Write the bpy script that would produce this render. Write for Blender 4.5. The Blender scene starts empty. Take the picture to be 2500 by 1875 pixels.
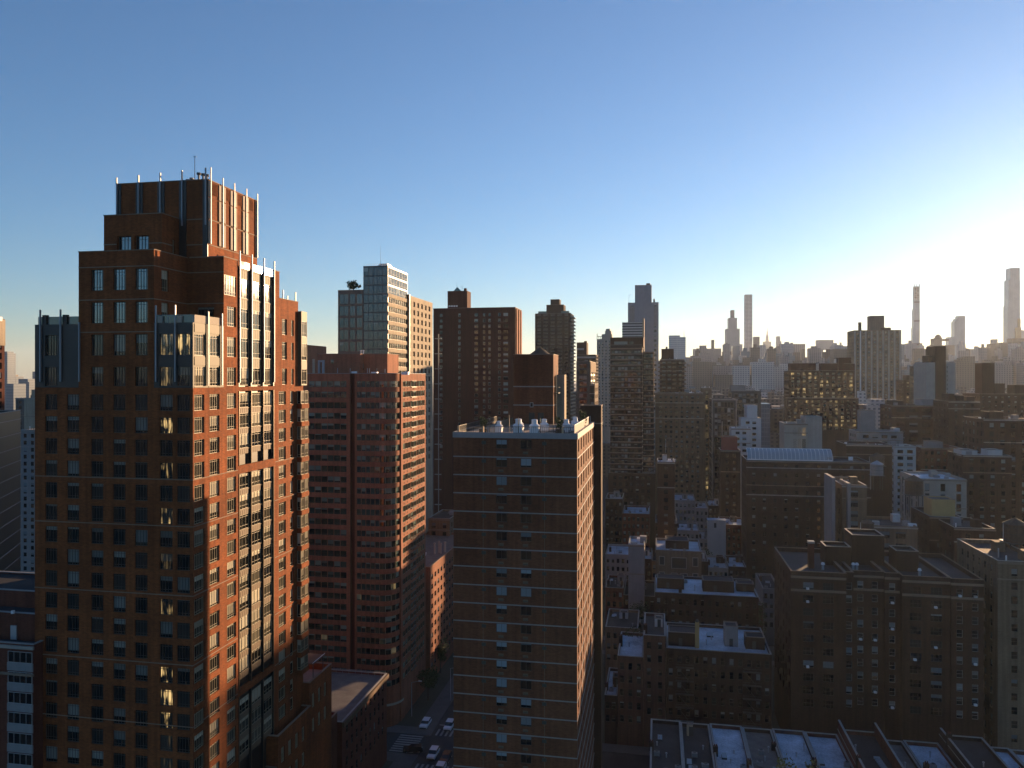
import bpy, math, random
from mathutils import Vector, Matrix
sc = bpy.context.scene
COL = sc.collection
# ------------------------------------------------------------------ camera, sky, sun, exposure
CAM_H = 90.0
FPX = 1880.0            # focal length in photo pixels (photo 2500 wide)
HZ = 921.0              # horizon row in the photo
cam_d = bpy.data.cameras.new('camera'); cam = bpy.data.objects.new('camera', cam_d); COL.objects.link(cam)
cam.location = (0, 0, CAM_H); cam.rotation_euler = (math.radians(90), 0, 0)
cam_d.sensor_width = 36.0; cam_d.lens = 36.0 * FPX / 2500.0
cam_d.shift_y = -(937.5 - HZ) / 2500.0
cam_d.clip_start = 0.5; cam_d.clip_end = 60000
sc.camera = cam
SUN_AZ, SUN_EL = math.radians(38.9), math.radians(7.0)
w = bpy.data.worlds.new('World'); sc.world = w; w.use_nodes = True
nt = w.node_tree; nt.nodes.clear()
sky = nt.nodes.new('ShaderNodeTexSky'); sky.sky_type = 'NISHITA'; sky.sun_disc = False
sky.sun_elevation = SUN_EL; sky.sun_rotation = SUN_AZ
sky.altitude = 0; sky.air_density = 1.0; sky.dust_density = 0.22; sky.ozone_density = 4.4
bg = nt.nodes.new('ShaderNodeBackground'); bg.inputs['Strength'].default_value = 0.070
wo = nt.nodes.new('ShaderNodeOutputWorld')
nt.links.new(sky.outputs[0], bg.inputs[0]); nt.links.new(bg.outputs[0], wo.inputs[0])
sd = bpy.data.lights.new('sun', 'SUN'); sun = bpy.data.objects.new('sun', sd); COL.objects.link(sun)
sd.energy = 5.0; sd.angle = math.radians(0.53); sd.color = (1.0, 0.63, 0.34)
sv = Vector((math.sin(SUN_AZ) * math.cos(SUN_EL), math.cos(SUN_AZ) * math.cos(SUN_EL), math.sin(SUN_EL)))
sun.rotation_euler = sv.to_track_quat('Z', 'Y').to_euler(); sun.location = (300, 300, 400)
vs = sc.view_settings
vs.view_transform = 'Standard'; vs.look = 'None'; vs.gamma = 1.0; vs.use_curve_mapping = False
vs.exposure = 1.58
sc.render.engine = 'CYCLES'
sc.cycles.use_denoising = True
sc.cycles.max_bounces = 6; sc.cycles.diffuse_bounces = 2; sc.cycles.glossy_bounces = 3
sc.cycles.transmission_bounces = 4; sc.cycles.volume_bounces = 0
sc.cycles.sample_clamp_indirect = 4.0
sc.cycles.caustics_reflective = False; sc.cycles.caustics_refractive = False

# ------------------------------------------------------------------ street grid helpers
TH = math.radians(10.7); CT, ST = math.cos(TH), math.sin(TH)
def G(u, v, z=0.0): return Vector((u * CT + v * ST, -u * ST + v * CT, z))
def UV(px, Y):
    X = (px - 1250) / FPX * Y
    return X * CT - Y * ST, X * ST + Y * CT
def Uof(px, v):
    t = (px - 1250) / FPX
    return v * (t * CT - ST) / (CT + t * ST)
def Vof(px, u):
    t = (px - 1250) / FPX
    return u * (CT + t * ST) / (t * CT - ST)
def Zof(py, u, v): return CAM_H + (HZ - py) * (-u * ST + v * CT) / FPX
R = random.Random(7)

# ------------------------------------------------------------------ materials
MATS = {}
def new_mat(name):
    m = bpy.data.materials.new(name); m.use_nodes = True
    n = m.node_tree.nodes; n.clear()
    out = n.new('ShaderNodeOutputMaterial'); p = n.new('ShaderNodeBsdfPrincipled')
    m.node_tree.links.new(p.outputs[0], out.inputs[0])
    MATS[name] = m
    return m, n, m.node_tree.links, p
def node(n, t, **kw):
    x = n.new(t)
    for k, v in kw.items(): setattr(x, k, v)
    return x
def mth(n, l, op, a, b=None, c=None):
    x = n.new('ShaderNodeMath'); x.operation = op
    for i, s in enumerate((a, b, c)):
        if s is None: continue
        if isinstance(s, (int, float)): x.inputs[i].default_value = s
        else: l.new(s, x.inputs[i])
    return x.outputs[0]
def mixc(n, l, f, a, b):
    x = n.new('ShaderNodeMix'); x.data_type = 'RGBA'
    for i, s in ((0, f), (6, a), (7, b)):
        if isinstance(s, (int, float)): x.inputs[i].default_value = s
        elif isinstance(s, (tuple, list)): x.inputs[i].default_value = (*s[:3], 1)
        else: l.new(s, x.inputs[i])
    return x.outputs[2]
def surf(name, col, rough=0.85, var=0.25, scale=0.35, fine=3.0, stretch=5.0, metal=0.0, spec=0.3, col2=None, bump=0.0, streak=0.0):
    """plain weathered surface: two noises vary the colour, one stretched along the courses"""
    m, n, l, p = new_mat(name)
    tc = node(n, 'ShaderNodeTexCoord')
    oi = node(n, 'ShaderNodeObjectInfo')
    a = node(n, 'ShaderNodeTexNoise'); a.inputs['Scale'].default_value = scale; a.inputs['Detail'].default_value = 5
    mp = node(n, 'ShaderNodeMapping'); mp.inputs['Scale'].default_value = (1, 1, stretch)
    b = node(n, 'ShaderNodeTexNoise'); b.inputs['Scale'].default_value = fine; b.inputs['Detail'].default_value = 2
    l.new(tc.outputs['Object'], a.inputs['Vector']); l.new(tc.outputs['Object'], mp.inputs[0]); l.new(mp.outputs[0], b.inputs['Vector'])
    f = mth(n, l, 'ADD', mth(n, l, 'MULTIPLY', a.outputs[0], 0.6), mth(n, l, 'MULTIPLY', b.outputs[0], 0.4))
    if streak:
        ms = node(n, 'ShaderNodeMapping'); ms.inputs['Scale'].default_value = (1.2, 1.2, 0.05)
        s = node(n, 'ShaderNodeTexNoise'); s.inputs['Scale'].default_value = 1.0; s.inputs['Detail'].default_value = 3
        l.new(tc.outputs['Object'], ms.inputs[0]); l.new(ms.outputs[0], s.inputs['Vector'])
        f = mth(n, l, 'ADD', mth(n, l, 'MULTIPLY', f, 1 - streak), mth(n, l, 'MULTIPLY', s.outputs[0], streak))
    mr = node(n, 'ShaderNodeMapRange'); mr.inputs[1].default_value = 0.3; mr.inputs[2].default_value = 0.7
    l.new(f, mr.inputs[0])
    c2 = col2 or tuple(min(1, c * (1 + 1.3 * var)) for c in col)
    c1 = tuple(c * (1 - var) for c in col)
    l.new(mixc(n, l, mr.outputs[0], c1, c2), p.inputs['Base Color'])
    p.inputs['Roughness'].default_value = rough; p.inputs['Metallic'].default_value = metal
    p.inputs['Specular IOR Level'].default_value = spec
    if bump:
        bp = node(n, 'ShaderNodeBump'); bp.inputs['Strength'].default_value = bump; bp.inputs['Distance'].default_value = 0.05
        l.new(f, bp.inputs['Height']); l.new(bp.outputs[0], p.inputs['Normal'])
    return m
def brick(name, col, mortar, var=0.25, scale=2.0, col_b=None, k=0.8):
    col = tuple(c * k for c in col); mortar = tuple(c * k for c in mortar)
    """brick coursing with weathering; each course shows as a fine stripe"""
    m, n, l, p = new_mat(name)
    tc = node(n, 'ShaderNodeTexCoord'); sx = node(n, 'ShaderNodeSeparateXYZ'); l.new(tc.outputs['Object'], sx.inputs[0])
    cb = node(n, 'ShaderNodeCombineXYZ')
    l.new(mth(n, l, 'ADD', sx.outputs[0], sx.outputs[1]), cb.inputs[0]); l.new(sx.outputs[2], cb.inputs[1])
    bt = node(n, 'ShaderNodeTexBrick'); l.new(cb.outputs[0], bt.inputs['Vector'])
    bt.inputs['Scale'].default_value = scale; bt.inputs['Mortar Size'].default_value = 0.02
    bt.inputs['Mortar Smooth'].default_value = 0.6; bt.inputs['Brick Width'].default_value = 0.9; bt.inputs['Row Height'].default_value = 0.3
    d = col_b or tuple(c * (1 - var) for c in col)
    bt.inputs['Color1'].default_value = (*col, 1); bt.inputs['Color2'].default_value = (*d, 1); bt.inputs['Mortar'].default_value = (*mortar, 1)
    a = node(n, 'ShaderNodeTexNoise'); a.inputs['Scale'].default_value = 0.12; a.inputs['Detail'].default_value = 6; a.inputs['Roughness'].default_value = 0.6
    l.new(tc.outputs['Object'], a.inputs['Vector'])
    mr = node(n, 'ShaderNodeMapRange'); mr.inputs[1].default_value = 0.32; mr.inputs[2].default_value = 0.7
    mr.inputs[3].default_value = 1 - var * 0.9; mr.inputs[4].default_value = 1 + var * 0.8
    l.new(a.outputs[0], mr.inputs[0])
    ms = node(n, 'ShaderNodeMapping'); ms.inputs['Scale'].default_value = (1.6, 1.6, 0.07); l.new(tc.outputs['Object'], ms.inputs[0])
    st = node(n, 'ShaderNodeTexNoise'); st.inputs['Scale'].default_value = 0.9; st.inputs['Detail'].default_value = 4; l.new(ms.outputs[0], st.inputs['Vector'])
    m2 = node(n, 'ShaderNodeMapRange'); m2.inputs[1].default_value = 0.3; m2.inputs[2].default_value = 0.62; m2.inputs[3].default_value = 0.72; m2.inputs[4].default_value = 1.06; l.new(st.outputs[0], m2.inputs[0])
    hs = node(n, 'ShaderNodeHueSaturation'); l.new(bt.outputs[0], hs.inputs['Color']); l.new(mth(n, l, 'MULTIPLY', mr.outputs[0], m2.outputs[0]), hs.inputs['Value'])
    l.new(hs.outputs[0], p.inputs['Base Color'])
    p.inputs['Roughness'].default_value = 0.9; p.inputs['Specular IOR Level'].default_value = 0.2
    return m
def glass(name, blind_p=0.5, dark=(0.010, 0.012, 0.012), bright=(0.07, 0.065, 0.05), blind=(0.55, 0.54, 0.48), lit_p=0.0, lit=1.0, ior=1.6, rough=0.04, maxlen=0.9, patch=False):
    """window pane: reflective, with a room or a blind of its own behind it (one draw per window)"""
    m, n, l, p = new_mat(name)
    at = node(n, 'ShaderNodeAttribute'); at.attribute_name = 'pw'
    oi = node(n, 'ShaderNodeObjectInfo')
    sp = node(n, 'ShaderNodeSeparateColor'); l.new(at.outputs['Color'], sp.inputs[0])
    r = mth(n, l, 'FRACT', mth(n, l, 'ADD', sp.outputs[0], oi.outputs['Random']))
    def rn(k): return mth(n, l, 'FRACT', mth(n, l, 'MULTIPLY', r, k))
    r2, r3, r4, r5 = rn(37.71), rn(91.37), rn(173.9), rn(53.3)
    has = mth(n, l, 'LESS_THAN', r2, blind_p)
    low = mth(n, l, 'SUBTRACT', 1.0, mth(n, l, 'MULTIPLY', r3, maxlen))
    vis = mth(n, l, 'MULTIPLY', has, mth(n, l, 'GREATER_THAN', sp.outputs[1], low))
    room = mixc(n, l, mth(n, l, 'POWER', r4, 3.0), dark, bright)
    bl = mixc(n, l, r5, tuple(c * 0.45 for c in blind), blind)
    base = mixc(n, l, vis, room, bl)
    l.new(base, p.inputs['Base Color'])
    p.inputs['Roughness'].default_value = rough; p.inputs['IOR'].default_value = ior
    tc = node(n, 'ShaderNodeTexCoord')
    nz = node(n, 'ShaderNodeTexNoise'); nz.inputs['Scale'].default_value = 0.6; nz.inputs['Detail'].default_value = 1
    l.new(tc.outputs['Object'], nz.inputs['Vector'])
    bp = node(n, 'ShaderNodeBump'); bp.inputs['Strength'].default_value = 0.04; bp.inputs['Distance'].default_value = 0.3
    l.new(nz.outputs[0], bp.inputs['Height']); l.new(bp.outputs[0], p.inputs['Normal'])
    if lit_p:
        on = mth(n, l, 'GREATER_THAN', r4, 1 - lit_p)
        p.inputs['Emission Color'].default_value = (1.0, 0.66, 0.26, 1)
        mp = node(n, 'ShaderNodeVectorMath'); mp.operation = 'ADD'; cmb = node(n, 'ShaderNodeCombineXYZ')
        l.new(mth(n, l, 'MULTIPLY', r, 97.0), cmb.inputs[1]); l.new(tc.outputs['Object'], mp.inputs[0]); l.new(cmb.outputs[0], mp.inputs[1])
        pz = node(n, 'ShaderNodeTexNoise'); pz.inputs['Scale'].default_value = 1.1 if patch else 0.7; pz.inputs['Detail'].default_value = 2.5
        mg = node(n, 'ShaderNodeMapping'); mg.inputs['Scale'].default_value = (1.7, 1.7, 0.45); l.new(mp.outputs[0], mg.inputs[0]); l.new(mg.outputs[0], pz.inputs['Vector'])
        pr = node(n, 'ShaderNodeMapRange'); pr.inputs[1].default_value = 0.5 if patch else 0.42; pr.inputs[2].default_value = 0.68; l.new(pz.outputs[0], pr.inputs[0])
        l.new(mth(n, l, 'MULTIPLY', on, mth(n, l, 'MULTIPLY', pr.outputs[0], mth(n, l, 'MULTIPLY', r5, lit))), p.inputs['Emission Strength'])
    return m
def far_wall(name, wall, win, pu=3.2, pz=3.3, fu=0.5, fz=0.5, rough=0.6, spec=0.4):
    """wall of a tower too far off to tell its windows apart"""
    m, n, l, p = new_mat(name)
    tc = node(n, 'ShaderNodeTexCoord'); sx = node(n, 'ShaderNodeSeparateXYZ'); l.new(tc.outputs['Object'], sx.inputs[0])
    h = mth(n, l, 'ADD', sx.outputs[0], sx.outputs[1])
    a = mth(n, l, 'LESS_THAN', mth(n, l, 'FRACT', mth(n, l, 'DIVIDE', h, pu)), fu)
    b = mth(n, l, 'LESS_THAN', mth(n, l, 'FRACT', mth(n, l, 'DIVIDE', sx.outputs[2], pz)), fz)
    nz = node(n, 'ShaderNodeTexNoise'); nz.inputs['Scale'].default_value = 0.03; l.new(tc.outputs['Object'], nz.inputs['Vector'])
    mr = node(n, 'ShaderNodeMapRange'); mr.inputs[3].default_value = 0.75; mr.inputs[4].default_value = 1.25; l.new(nz.outputs[0], mr.inputs[0])
    hs = node(n, 'ShaderNodeHueSaturation'); l.new(mixc(n, l, mth(n, l, 'MULTIPLY', a, b), wall, win), hs.inputs['Color']); l.new(mr.outputs[0], hs.inputs['Value'])
    l.new(hs.outputs[0], p.inputs['Base Color'])
    p.inputs['Roughness'].default_value = rough; p.inputs['Specular IOR Level'].default_value = spec
    return m

brick('brick_orange', (0.31, 0.084, 0.024), (0.29, 0.13, 0.055), var=0.36)
brick('brick_banded', (0.215, 0.082, 0.040), (0.21, 0.105, 0.06), var=0.34)
brick('brick_brown', (0.085, 0.042, 0.026), (0.095, 0.055, 0.037), var=0.25)
brick('brick_pink', (0.37, 0.145, 0.082), (0.35, 0.165, 0.10), var=0.24)
brick('brick_maroon', (0.095, 0.028, 0.020), (0.09, 0.037, 0.028), var=0.22)
brick('brick_tan', (0.25, 0.175, 0.11), (0.26, 0.2, 0.14), var=0.18)
brick('brick_red', (0.17, 0.055, 0.034), (0.18, 0.09, 0.062), var=0.25)
brick('brick_umber', (0.062, 0.037, 0.026), (0.075, 0.05, 0.036), var=0.25)
brick('brick_grey', (0.19, 0.165, 0.14), (0.21, 0.185, 0.155), var=0.2)
brick('brownstone', (0.135, 0.07, 0.052), (0.13, 0.075, 0.055), var=0.2)
brick('brick_cream', (0.46, 0.39, 0.29), (0.48, 0.42, 0.33), var=0.14)
surf('limestone', (0.32, 0.285, 0.24), var=0.15)
surf('stucco_white', (0.46, 0.46, 0.45), var=0.12, streak=0.3)
surf('stucco_grey', (0.22, 0.215, 0.21), var=0.18, streak=0.3)
surf('stucco_yellow', (0.40, 0.28, 0.12), var=0.15, streak=0.2)
surf('white_band', (0.25, 0.25, 0.25), var=0.12, rough=0.7, streak=0.3)
surf('coping', (0.26, 0.25, 0.235), var=0.2, rough=0.7)
surf('coping_dark', (0.20, 0.16, 0.13), var=0.2, rough=0.8)
surf('stone_belt', (0.22, 0.16, 0.115), var=0.15)
surf('metal_olive', (0.088, 0.076, 0.044), var=0.12, rough=0.6, metal=0.0, spec=0.3)
surf('metal_black', (0.028, 0.03, 0.030), var=0.2, rough=0.4, metal=0.4, spec=0.5)
surf('metal_dark', (0.06, 0.062, 0.06), var=0.15, rough=0.45, metal=0.4)
surf('steel', (0.30, 0.31, 0.32), var=0.1, rough=0.5, metal=0.25)
surf('frame_cream', (0.30, 0.265, 0.18), var=0.08, rough=0.5)
surf('frame_white', (0.34, 0.34, 0.33), var=0.08, rough=0.5)
surf('frame_dark', (0.05, 0.048, 0.045), var=0.1, rough=0.5)
surf('frame_bronze', (0.16, 0.12, 0.07), var=0.1, rough=0.4, metal=0.3)
surf('panel_tan', (0.16, 0.12, 0.08), var=0.1, rough=0.65, spec=0.3)
surf('panel_bronze', (0.13, 0.10, 0.07), var=0.12, rough=0.5)
surf('concrete', (0.34, 0.31, 0.27), var=0.18, streak=0.3)
surf('concrete_pale', (0.36, 0.32, 0.26), var=0.12, streak=0.3)
surf('concrete_bluegrey', (0.22, 0.24, 0.27), var=0.14, streak=0.4)
surf('roof_tar', (0.035, 0.035, 0.037), var=0.4, scale=0.25, stretch=1)
surf('roof_silver', (0.33, 0.385, 0.455), var=0.5, scale=0.22, stretch=1, rough=0.6)  # silver roofing; the blue of the skylight is put into the colour
surf('roof_pale', (0.36, 0.36, 0.37), var=0.25, scale=0.2, stretch=1, rough=0.7)
surf('roof_gravel', (0.13, 0.12, 0.11), var=0.3, scale=0.5, stretch=1)
surf('deck_tile', (0.26, 0.21, 0.17), var=0.2, scale=0.8, stretch=1)
surf('wood_dark', (0.10, 0.065, 0.04), var=0.3, stretch=0.2)
surf('tank_wood', (0.085, 0.06, 0.042), var=0.3, scale=1.5, stretch=0.1)
surf('tank_roof', (0.30, 0.30, 0.30), var=0.25, rough=0.5)
surf('white_paint', (0.72, 0.72, 0.72), var=0.08, rough=0.5)
surf('grey_paint', (0.30, 0.31, 0.32), var=0.15, rough=0.5)
surf('planter_clay', (0.40, 0.29, 0.18), var=0.2)
surf('leaf_green', (0.045, 0.065, 0.022), var=0.45, scale=1.2, stretch=1, rough=0.7)
surf('leaf_yellow', (0.17, 0.14, 0.035), var=0.45, scale=1.2, stretch=1, rough=0.7)
surf('bark', (0.06, 0.045, 0.035), var=0.3)
surf('asphalt', (0.036, 0.036, 0.038), var=0.3, scale=0.15, stretch=1, rough=0.9)
surf('bus_lane', (0.14, 0.035, 0.028), var=0.25, scale=0.3, stretch=1, rough=0.9)
surf('pavement', (0.085, 0.084, 0.083), var=0.2, scale=0.3, stretch=1)
surf('yard', (0.05, 0.05, 0.035), var=0.4, scale=0.1, stretch=1)
surf('road_paint', (0.22, 0.22, 0.215), var=0.2, scale=2.0, stretch=1)
surf('door_grey', (0.35, 0.34, 0.33), var=0.1, rough=0.5)
surf('tyre', (0.02, 0.02, 0.02), var=0.1)
surf('red_glazed', (0.22, 0.06, 0.05), var=0.15)
surf('orange_paint', (0.55, 0.13, 0.03), var=0.15)
surf('car_white', (0.6, 0.62, 0.66), var=0.03, rough=0.25, spec=0.6)
surf('car_black', (0.015, 0.015, 0.018), var=0.1, rough=0.2, spec=0.6)
surf('copper_green', (0.12, 0.21, 0.19), var=0.2)
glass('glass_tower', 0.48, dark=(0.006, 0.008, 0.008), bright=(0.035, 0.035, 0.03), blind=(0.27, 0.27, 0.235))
glass('glass_teal', 0.10, dark=(0.008, 0.022, 0.026), bright=(0.012, 0.034, 0.04), blind=(0.12, 0.16, 0.16), ior=2.3)  # teal of the reflected sky is put into the pane colour
glass('glass_tower_glow', 0.25, dark=(0.006, 0.008, 0.008), blind=(0.2, 0.2, 0.17), lit_p=0.5, lit=0.42, patch=True)  # glow stands in for sun through or off the panes, besides lit rooms
glass('glass_tower_sunny', 0.62, bright=(0.16, 0.15, 0.11), blind=(0.62, 0.58, 0.44))  # sunlit copy of the tower glass: sunshine put into paler rooms and blinds
glass('glass_blinds', 0.72, dark=(0.006, 0.007, 0.008), bright=(0.03, 0.022, 0.015), blind=(0.27, 0.34, 0.37), maxlen=1.15)
glass('glass_plain', 0.38, dark=(0.006, 0.007, 0.007), bright=(0.03, 0.03, 0.028), blind=(0.24, 0.27, 0.28))
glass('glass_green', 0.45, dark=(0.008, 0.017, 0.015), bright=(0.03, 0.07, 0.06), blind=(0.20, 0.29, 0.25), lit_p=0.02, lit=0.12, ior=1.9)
glass('glass_curtain', 0.12, dark=(0.03, 0.045, 0.042), bright=(0.06, 0.08, 0.075), blind=(0.3, 0.34, 0.3), ior=1.75)
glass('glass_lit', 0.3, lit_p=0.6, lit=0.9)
glass('glass_gold', 0.5, blind=(0.4, 0.36, 0.26), lit_p=0.5, lit=0.3)  # faint emission stands in for sky light coming through the windows
glass('glass_roof', 0.0, dark=(0.25, 0.3, 0.33), bright=(0.35, 0.4, 0.45), ior=1.5)
glass('glass_car', 0.0, dark=(0.008, 0.009, 0.01), bright=(0.012, 0.013, 0.014))
# ------------------------------------------------------------------ mesh helpers
class MB:
    def __init__(s): s.v = []; s.f = []; s.m = []; s.pw = []; s.slots = []; s.marks = []
    def mi(s, name):
        if name not in s.slots: s.slots.append(name)
        return s.slots.index(name)
    def face(s, pts, mat, pw=None):
        k = len(s.v); s.v.extend(pts); s.f.append(tuple(range(k, k + len(pts)))); s.m.append(s.mi(mat)); s.pw.append(pw)
    def box(s, x0, x1, y0, y1, z0, z1, mat, bottom=False):
        p = [(x0,y0,z0),(x1,y0,z0),(x1,y1,z0),(x0,y1,z0),(x0,y0,z1),(x1,y0,z1),(x1,y1,z1),(x0,y1,z1)]
        s.marks.append((len(s.v), len(s.f)))
        k = len(s.v); s.v.extend(p); i = s.mi(mat)
        fs = [(4,5,6,7),(0,1,5,4),(1,2,6,5),(2,3,7,6),(3,0,4,7)]
        if bottom: fs.append((3,2,1,0))
        for q in fs: s.f.append(tuple(k + j for j in q)); s.m.append(i); s.pw.append(None)
    def cyl(s, cx, cy, z0, z1, r0, r1, mat, n=12, cap=True):
        k = len(s.v); i = s.mi(mat)
        for z, r in ((z0, r0), (z1, r1)):
            for j in range(n):
                a = 2 * math.pi * j / n; s.v.append((cx + r * math.cos(a), cy + r * math.sin(a), z))
        for j in range(n):
            q = (j + 1) % n; s.f.append((k + j, k + q, k + n + q, k + n + j)); s.m.append(i); s.pw.append(None)
        if cap and r1 > 0.001: s.f.append(tuple(k + n + j for j in range(n))); s.m.append(i); s.pw.append(None)
    def tube(s, p0, p1, r, mat, n=6):
        p0, p1 = Vector(p0), Vector(p1); d = (p1 - p0).normalized()
        a = d.orthogonal().normalized(); b = d.cross(a); k = len(s.v); i = s.mi(mat)
        for p in (p0, p1):
            for j in range(n):
                t = 2 * math.pi * j / n; q = p + a * (r * math.cos(t)) + b * (r * math.sin(t)); s.v.append(tuple(q))
        for j in range(n):
            q = (j + 1) % n; s.f.append((k + j, k + q, k + n + q, k + n + j)); s.m.append(i); s.pw.append(None)
        s.f.append(tuple(k + n + j for j in range(n))); s.m.append(i); s.pw.append(None)
        s.f.append(tuple(k + j for j in range(n))); s.m.append(i); s.pw.append(None)
    def prism(s, pts, z0, z1, mat, topmat=None):
        n = len(pts); k = len(s.v); i = s.mi(mat)
        s.v.extend((x, y, z0) for x, y in pts); s.v.extend((x, y, z1) for x, y in pts)
        for j in range(n):
            q = (j + 1) % n; s.f.append((k + j, k + q, k + n + q, k + n + j)); s.m.append(i); s.pw.append(None)
        s.f.append(tuple(k + n + j for j in range(n))); s.m.append(s.mi(topmat or mat)); s.pw.append(None)
    def mesh(s, name):
        me = bpy.data.meshes.new(name); me.from_pydata(s.v, [], s.f)
        for nm in s.slots: me.materials.append(MATS[nm])
        me.polygons.foreach_set('material_index', s.m)
        if any(p is not None for p in s.pw):
            at = me.color_attributes.new('pw', 'FLOAT_COLOR', 'CORNER'); buf = []
            for f, p in zip(s.f, s.pw):
                for c in range(len(f)):
                    if p is None: buf.extend((0, 0, 0, 1))
                    else: buf.extend((p[0], p[1][c], 0, 1))
            at.data.foreach_set('color', buf)
        me.update(); return me
    def build(s, name, parent=None, loc=None, rz=0.0):
        if not s.f: return None
        return add(name, s.mesh(name), parent, loc, rz)
def add(name, data, parent=None, loc=None, rz=0.0):
    o = bpy.data.objects.new(name, data); COL.objects.link(o)
    if parent is not None: o.parent = parent
    if loc is not None: o.location = loc
    if rz: o.rotation_euler = (0, 0, rz)
    return o
def tag(o, label, cat, group=None, kind=None):
    if label: o['label'] = label
    if cat: o['category'] = cat
    if group: o['group'] = group
    if kind: o['kind'] = kind
    return o
def thing(name, label, cat, loc=(0, 0, 0), rz=-TH, group=None):
    return tag(add(name, None, None, loc, rz), label, cat, group)

# ------------------------------------------------------------------ windows
# style: frame width, vertical bars (fractions), horizontal bars, frame material, glass material, separate pane
STY = {
 'prairie':  (0.07, (0.17, 0.39, 0.61, 0.83), (0.17, 0.86), 'frame_dark', 'glass_tower', True),  # pale frames in life; the front's shade is put into the dark colour
 'prairie_t': (0.07, (0.17, 0.39, 0.61, 0.83), (0.17, 0.86), 'frame_dark', 'glass_teal', True),
 'prairie_l': (0.07, (0.17, 0.39, 0.61, 0.83), (0.17, 0.86), 'frame_dark', 'glass_tower_glow', True),
 'prairie_s':(0.07, (0.17, 0.39, 0.61, 0.83), (0.17, 0.86), 'frame_cream', 'glass_tower_sunny', True),  # same window, its sunlit cream put into the frame colour
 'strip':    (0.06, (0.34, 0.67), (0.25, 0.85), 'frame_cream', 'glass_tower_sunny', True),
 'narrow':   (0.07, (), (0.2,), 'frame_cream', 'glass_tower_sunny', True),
 'pair':     (0.06, (0.5,), (), 'frame_dark', 'glass_blinds', True),
 'slit':     (0.05, (0.5,), (), 'frame_dark', 'glass_plain', False),
 'ribbon':   (0.05, (), (0.2,), 'frame_dark', 'glass_green', False),
 'ribbon_s': (0.05, (0.5,), (), 'frame_cream', 'glass_green', False),
 'sash':     (0.06, (), (0.5,), 'frame_dark', 'glass_plain', False),
 'sashw':    (0.06, (), (0.5,), 'frame_white', 'glass_plain', False),
 'triple':   (0.06, (0.28, 0.72), (0.5,), 'frame_dark', 'glass_plain', False),
 'tanpair':  (0.06, (0.5,), (), 'frame_bronze', 'glass_green', False),
 'tanrib':   (0.05, (0.5,), (), 'frame_bronze', 'glass_green', False),
 'curtain':  (0.05, (0.5,), (0.3,), 'frame_dark', 'glass_curtain', False),
 'quad':     (0.06, (0.25, 0.5, 0.75), (), 'frame_white', 'glass_car', False),
 'plain':    None, 'plain_gold': None, 'plain_lit': None,
}
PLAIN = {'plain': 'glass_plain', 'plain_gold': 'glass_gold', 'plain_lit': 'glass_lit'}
WM = {}
def win_geo(mb, w, h, st, T=lambda p: p, rnd=0.0, frame=True, pane=True):
    sty = STY[st]
    def q(x0, x1, z0, z1, y, mat, pw=None): mb.face([T((x0, y, z0)), T((x1, y, z0)), T((x1, y, z1)), T((x0, y, z1))], mat, pw)
    if sty is None:
        q(0, w, 0, h, 0.02, PLAIN[st], (rnd, (0, 0, 1, 1))); return
    fw, vb, hb, fm, gm, _ = sty
    if pane:
        mb.face([T((0, 0.06, 0)), T((w, 0.06, 0)), T((w, 0.06, h)), T((0, 0.06, h))], gm, (rnd, (0, 0, 1, 1)))
    if frame:
        def bar(x0, x1, z0, z1):
            a, b = 0.0, 0.07
            for f in (((x0,a,z0),(x1,a,z0),(x1,a,z1),(x0,a,z1)), ((x1,a,z0),(x1,b,z0),(x1,b,z1),(x1,a,z1)), ((x0,b,z0),(x0,a,z0),(x0,a,z1),(x0,b,z1)),
                      ((x0,a,z1),(x1,a,z1),(x1,b,z1),(x0,b,z1)), ((x0,b,z0),(x1,b,z0),(x1,a,z0),(x0,a,z0))):
                mb.face([T(p) for p in f], fm)
        bar(0, w, 0, fw); bar(0, w, h - fw, h); bar(0, fw, fw, h - fw); bar(w - fw, w, fw, h - fw)
        t = fw * 0.5
        for x in vb: bar(x * w - t / 2, x * w + t / 2, fw, h - fw)
        for z in hb:
            cuts = [fw] + [x * w for x in vb] + [w - fw]
            for a, b in zip(cuts[:-1], cuts[1:]): bar(a + t / 2, b - t / 2, z * h - t / 2, z * h + t / 2)
def win_mesh(w, h, st, what):
    k = (round(w, 2), round(h, 2), st, what)
    if k not in WM:
        mb = MB(); win_geo(mb, k[0], k[1], st, frame=what != 'pane', pane=what != 'frame')
        WM[k] = mb.mesh('window_' + what)
    return WM[k]
def side_T(side, x, y, z):
    """a = along the wall, d = into the wall, h = up"""
    if side == 'F': return lambda p: (x + p[0], y + p[1], z + p[2])
    if side == 'R': return lambda p: (x - p[1], y + p[0], z + p[2])
    if side == 'L': return lambda p: (x + p[1], y - p[0], z + p[2])
    return lambda p: (x - p[0], y - p[1], z + p[2])
SIDE_RZ = {'F': 0.0, 'R': math.pi / 2, 'L': -math.pi / 2, 'K': math.pi}

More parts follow.
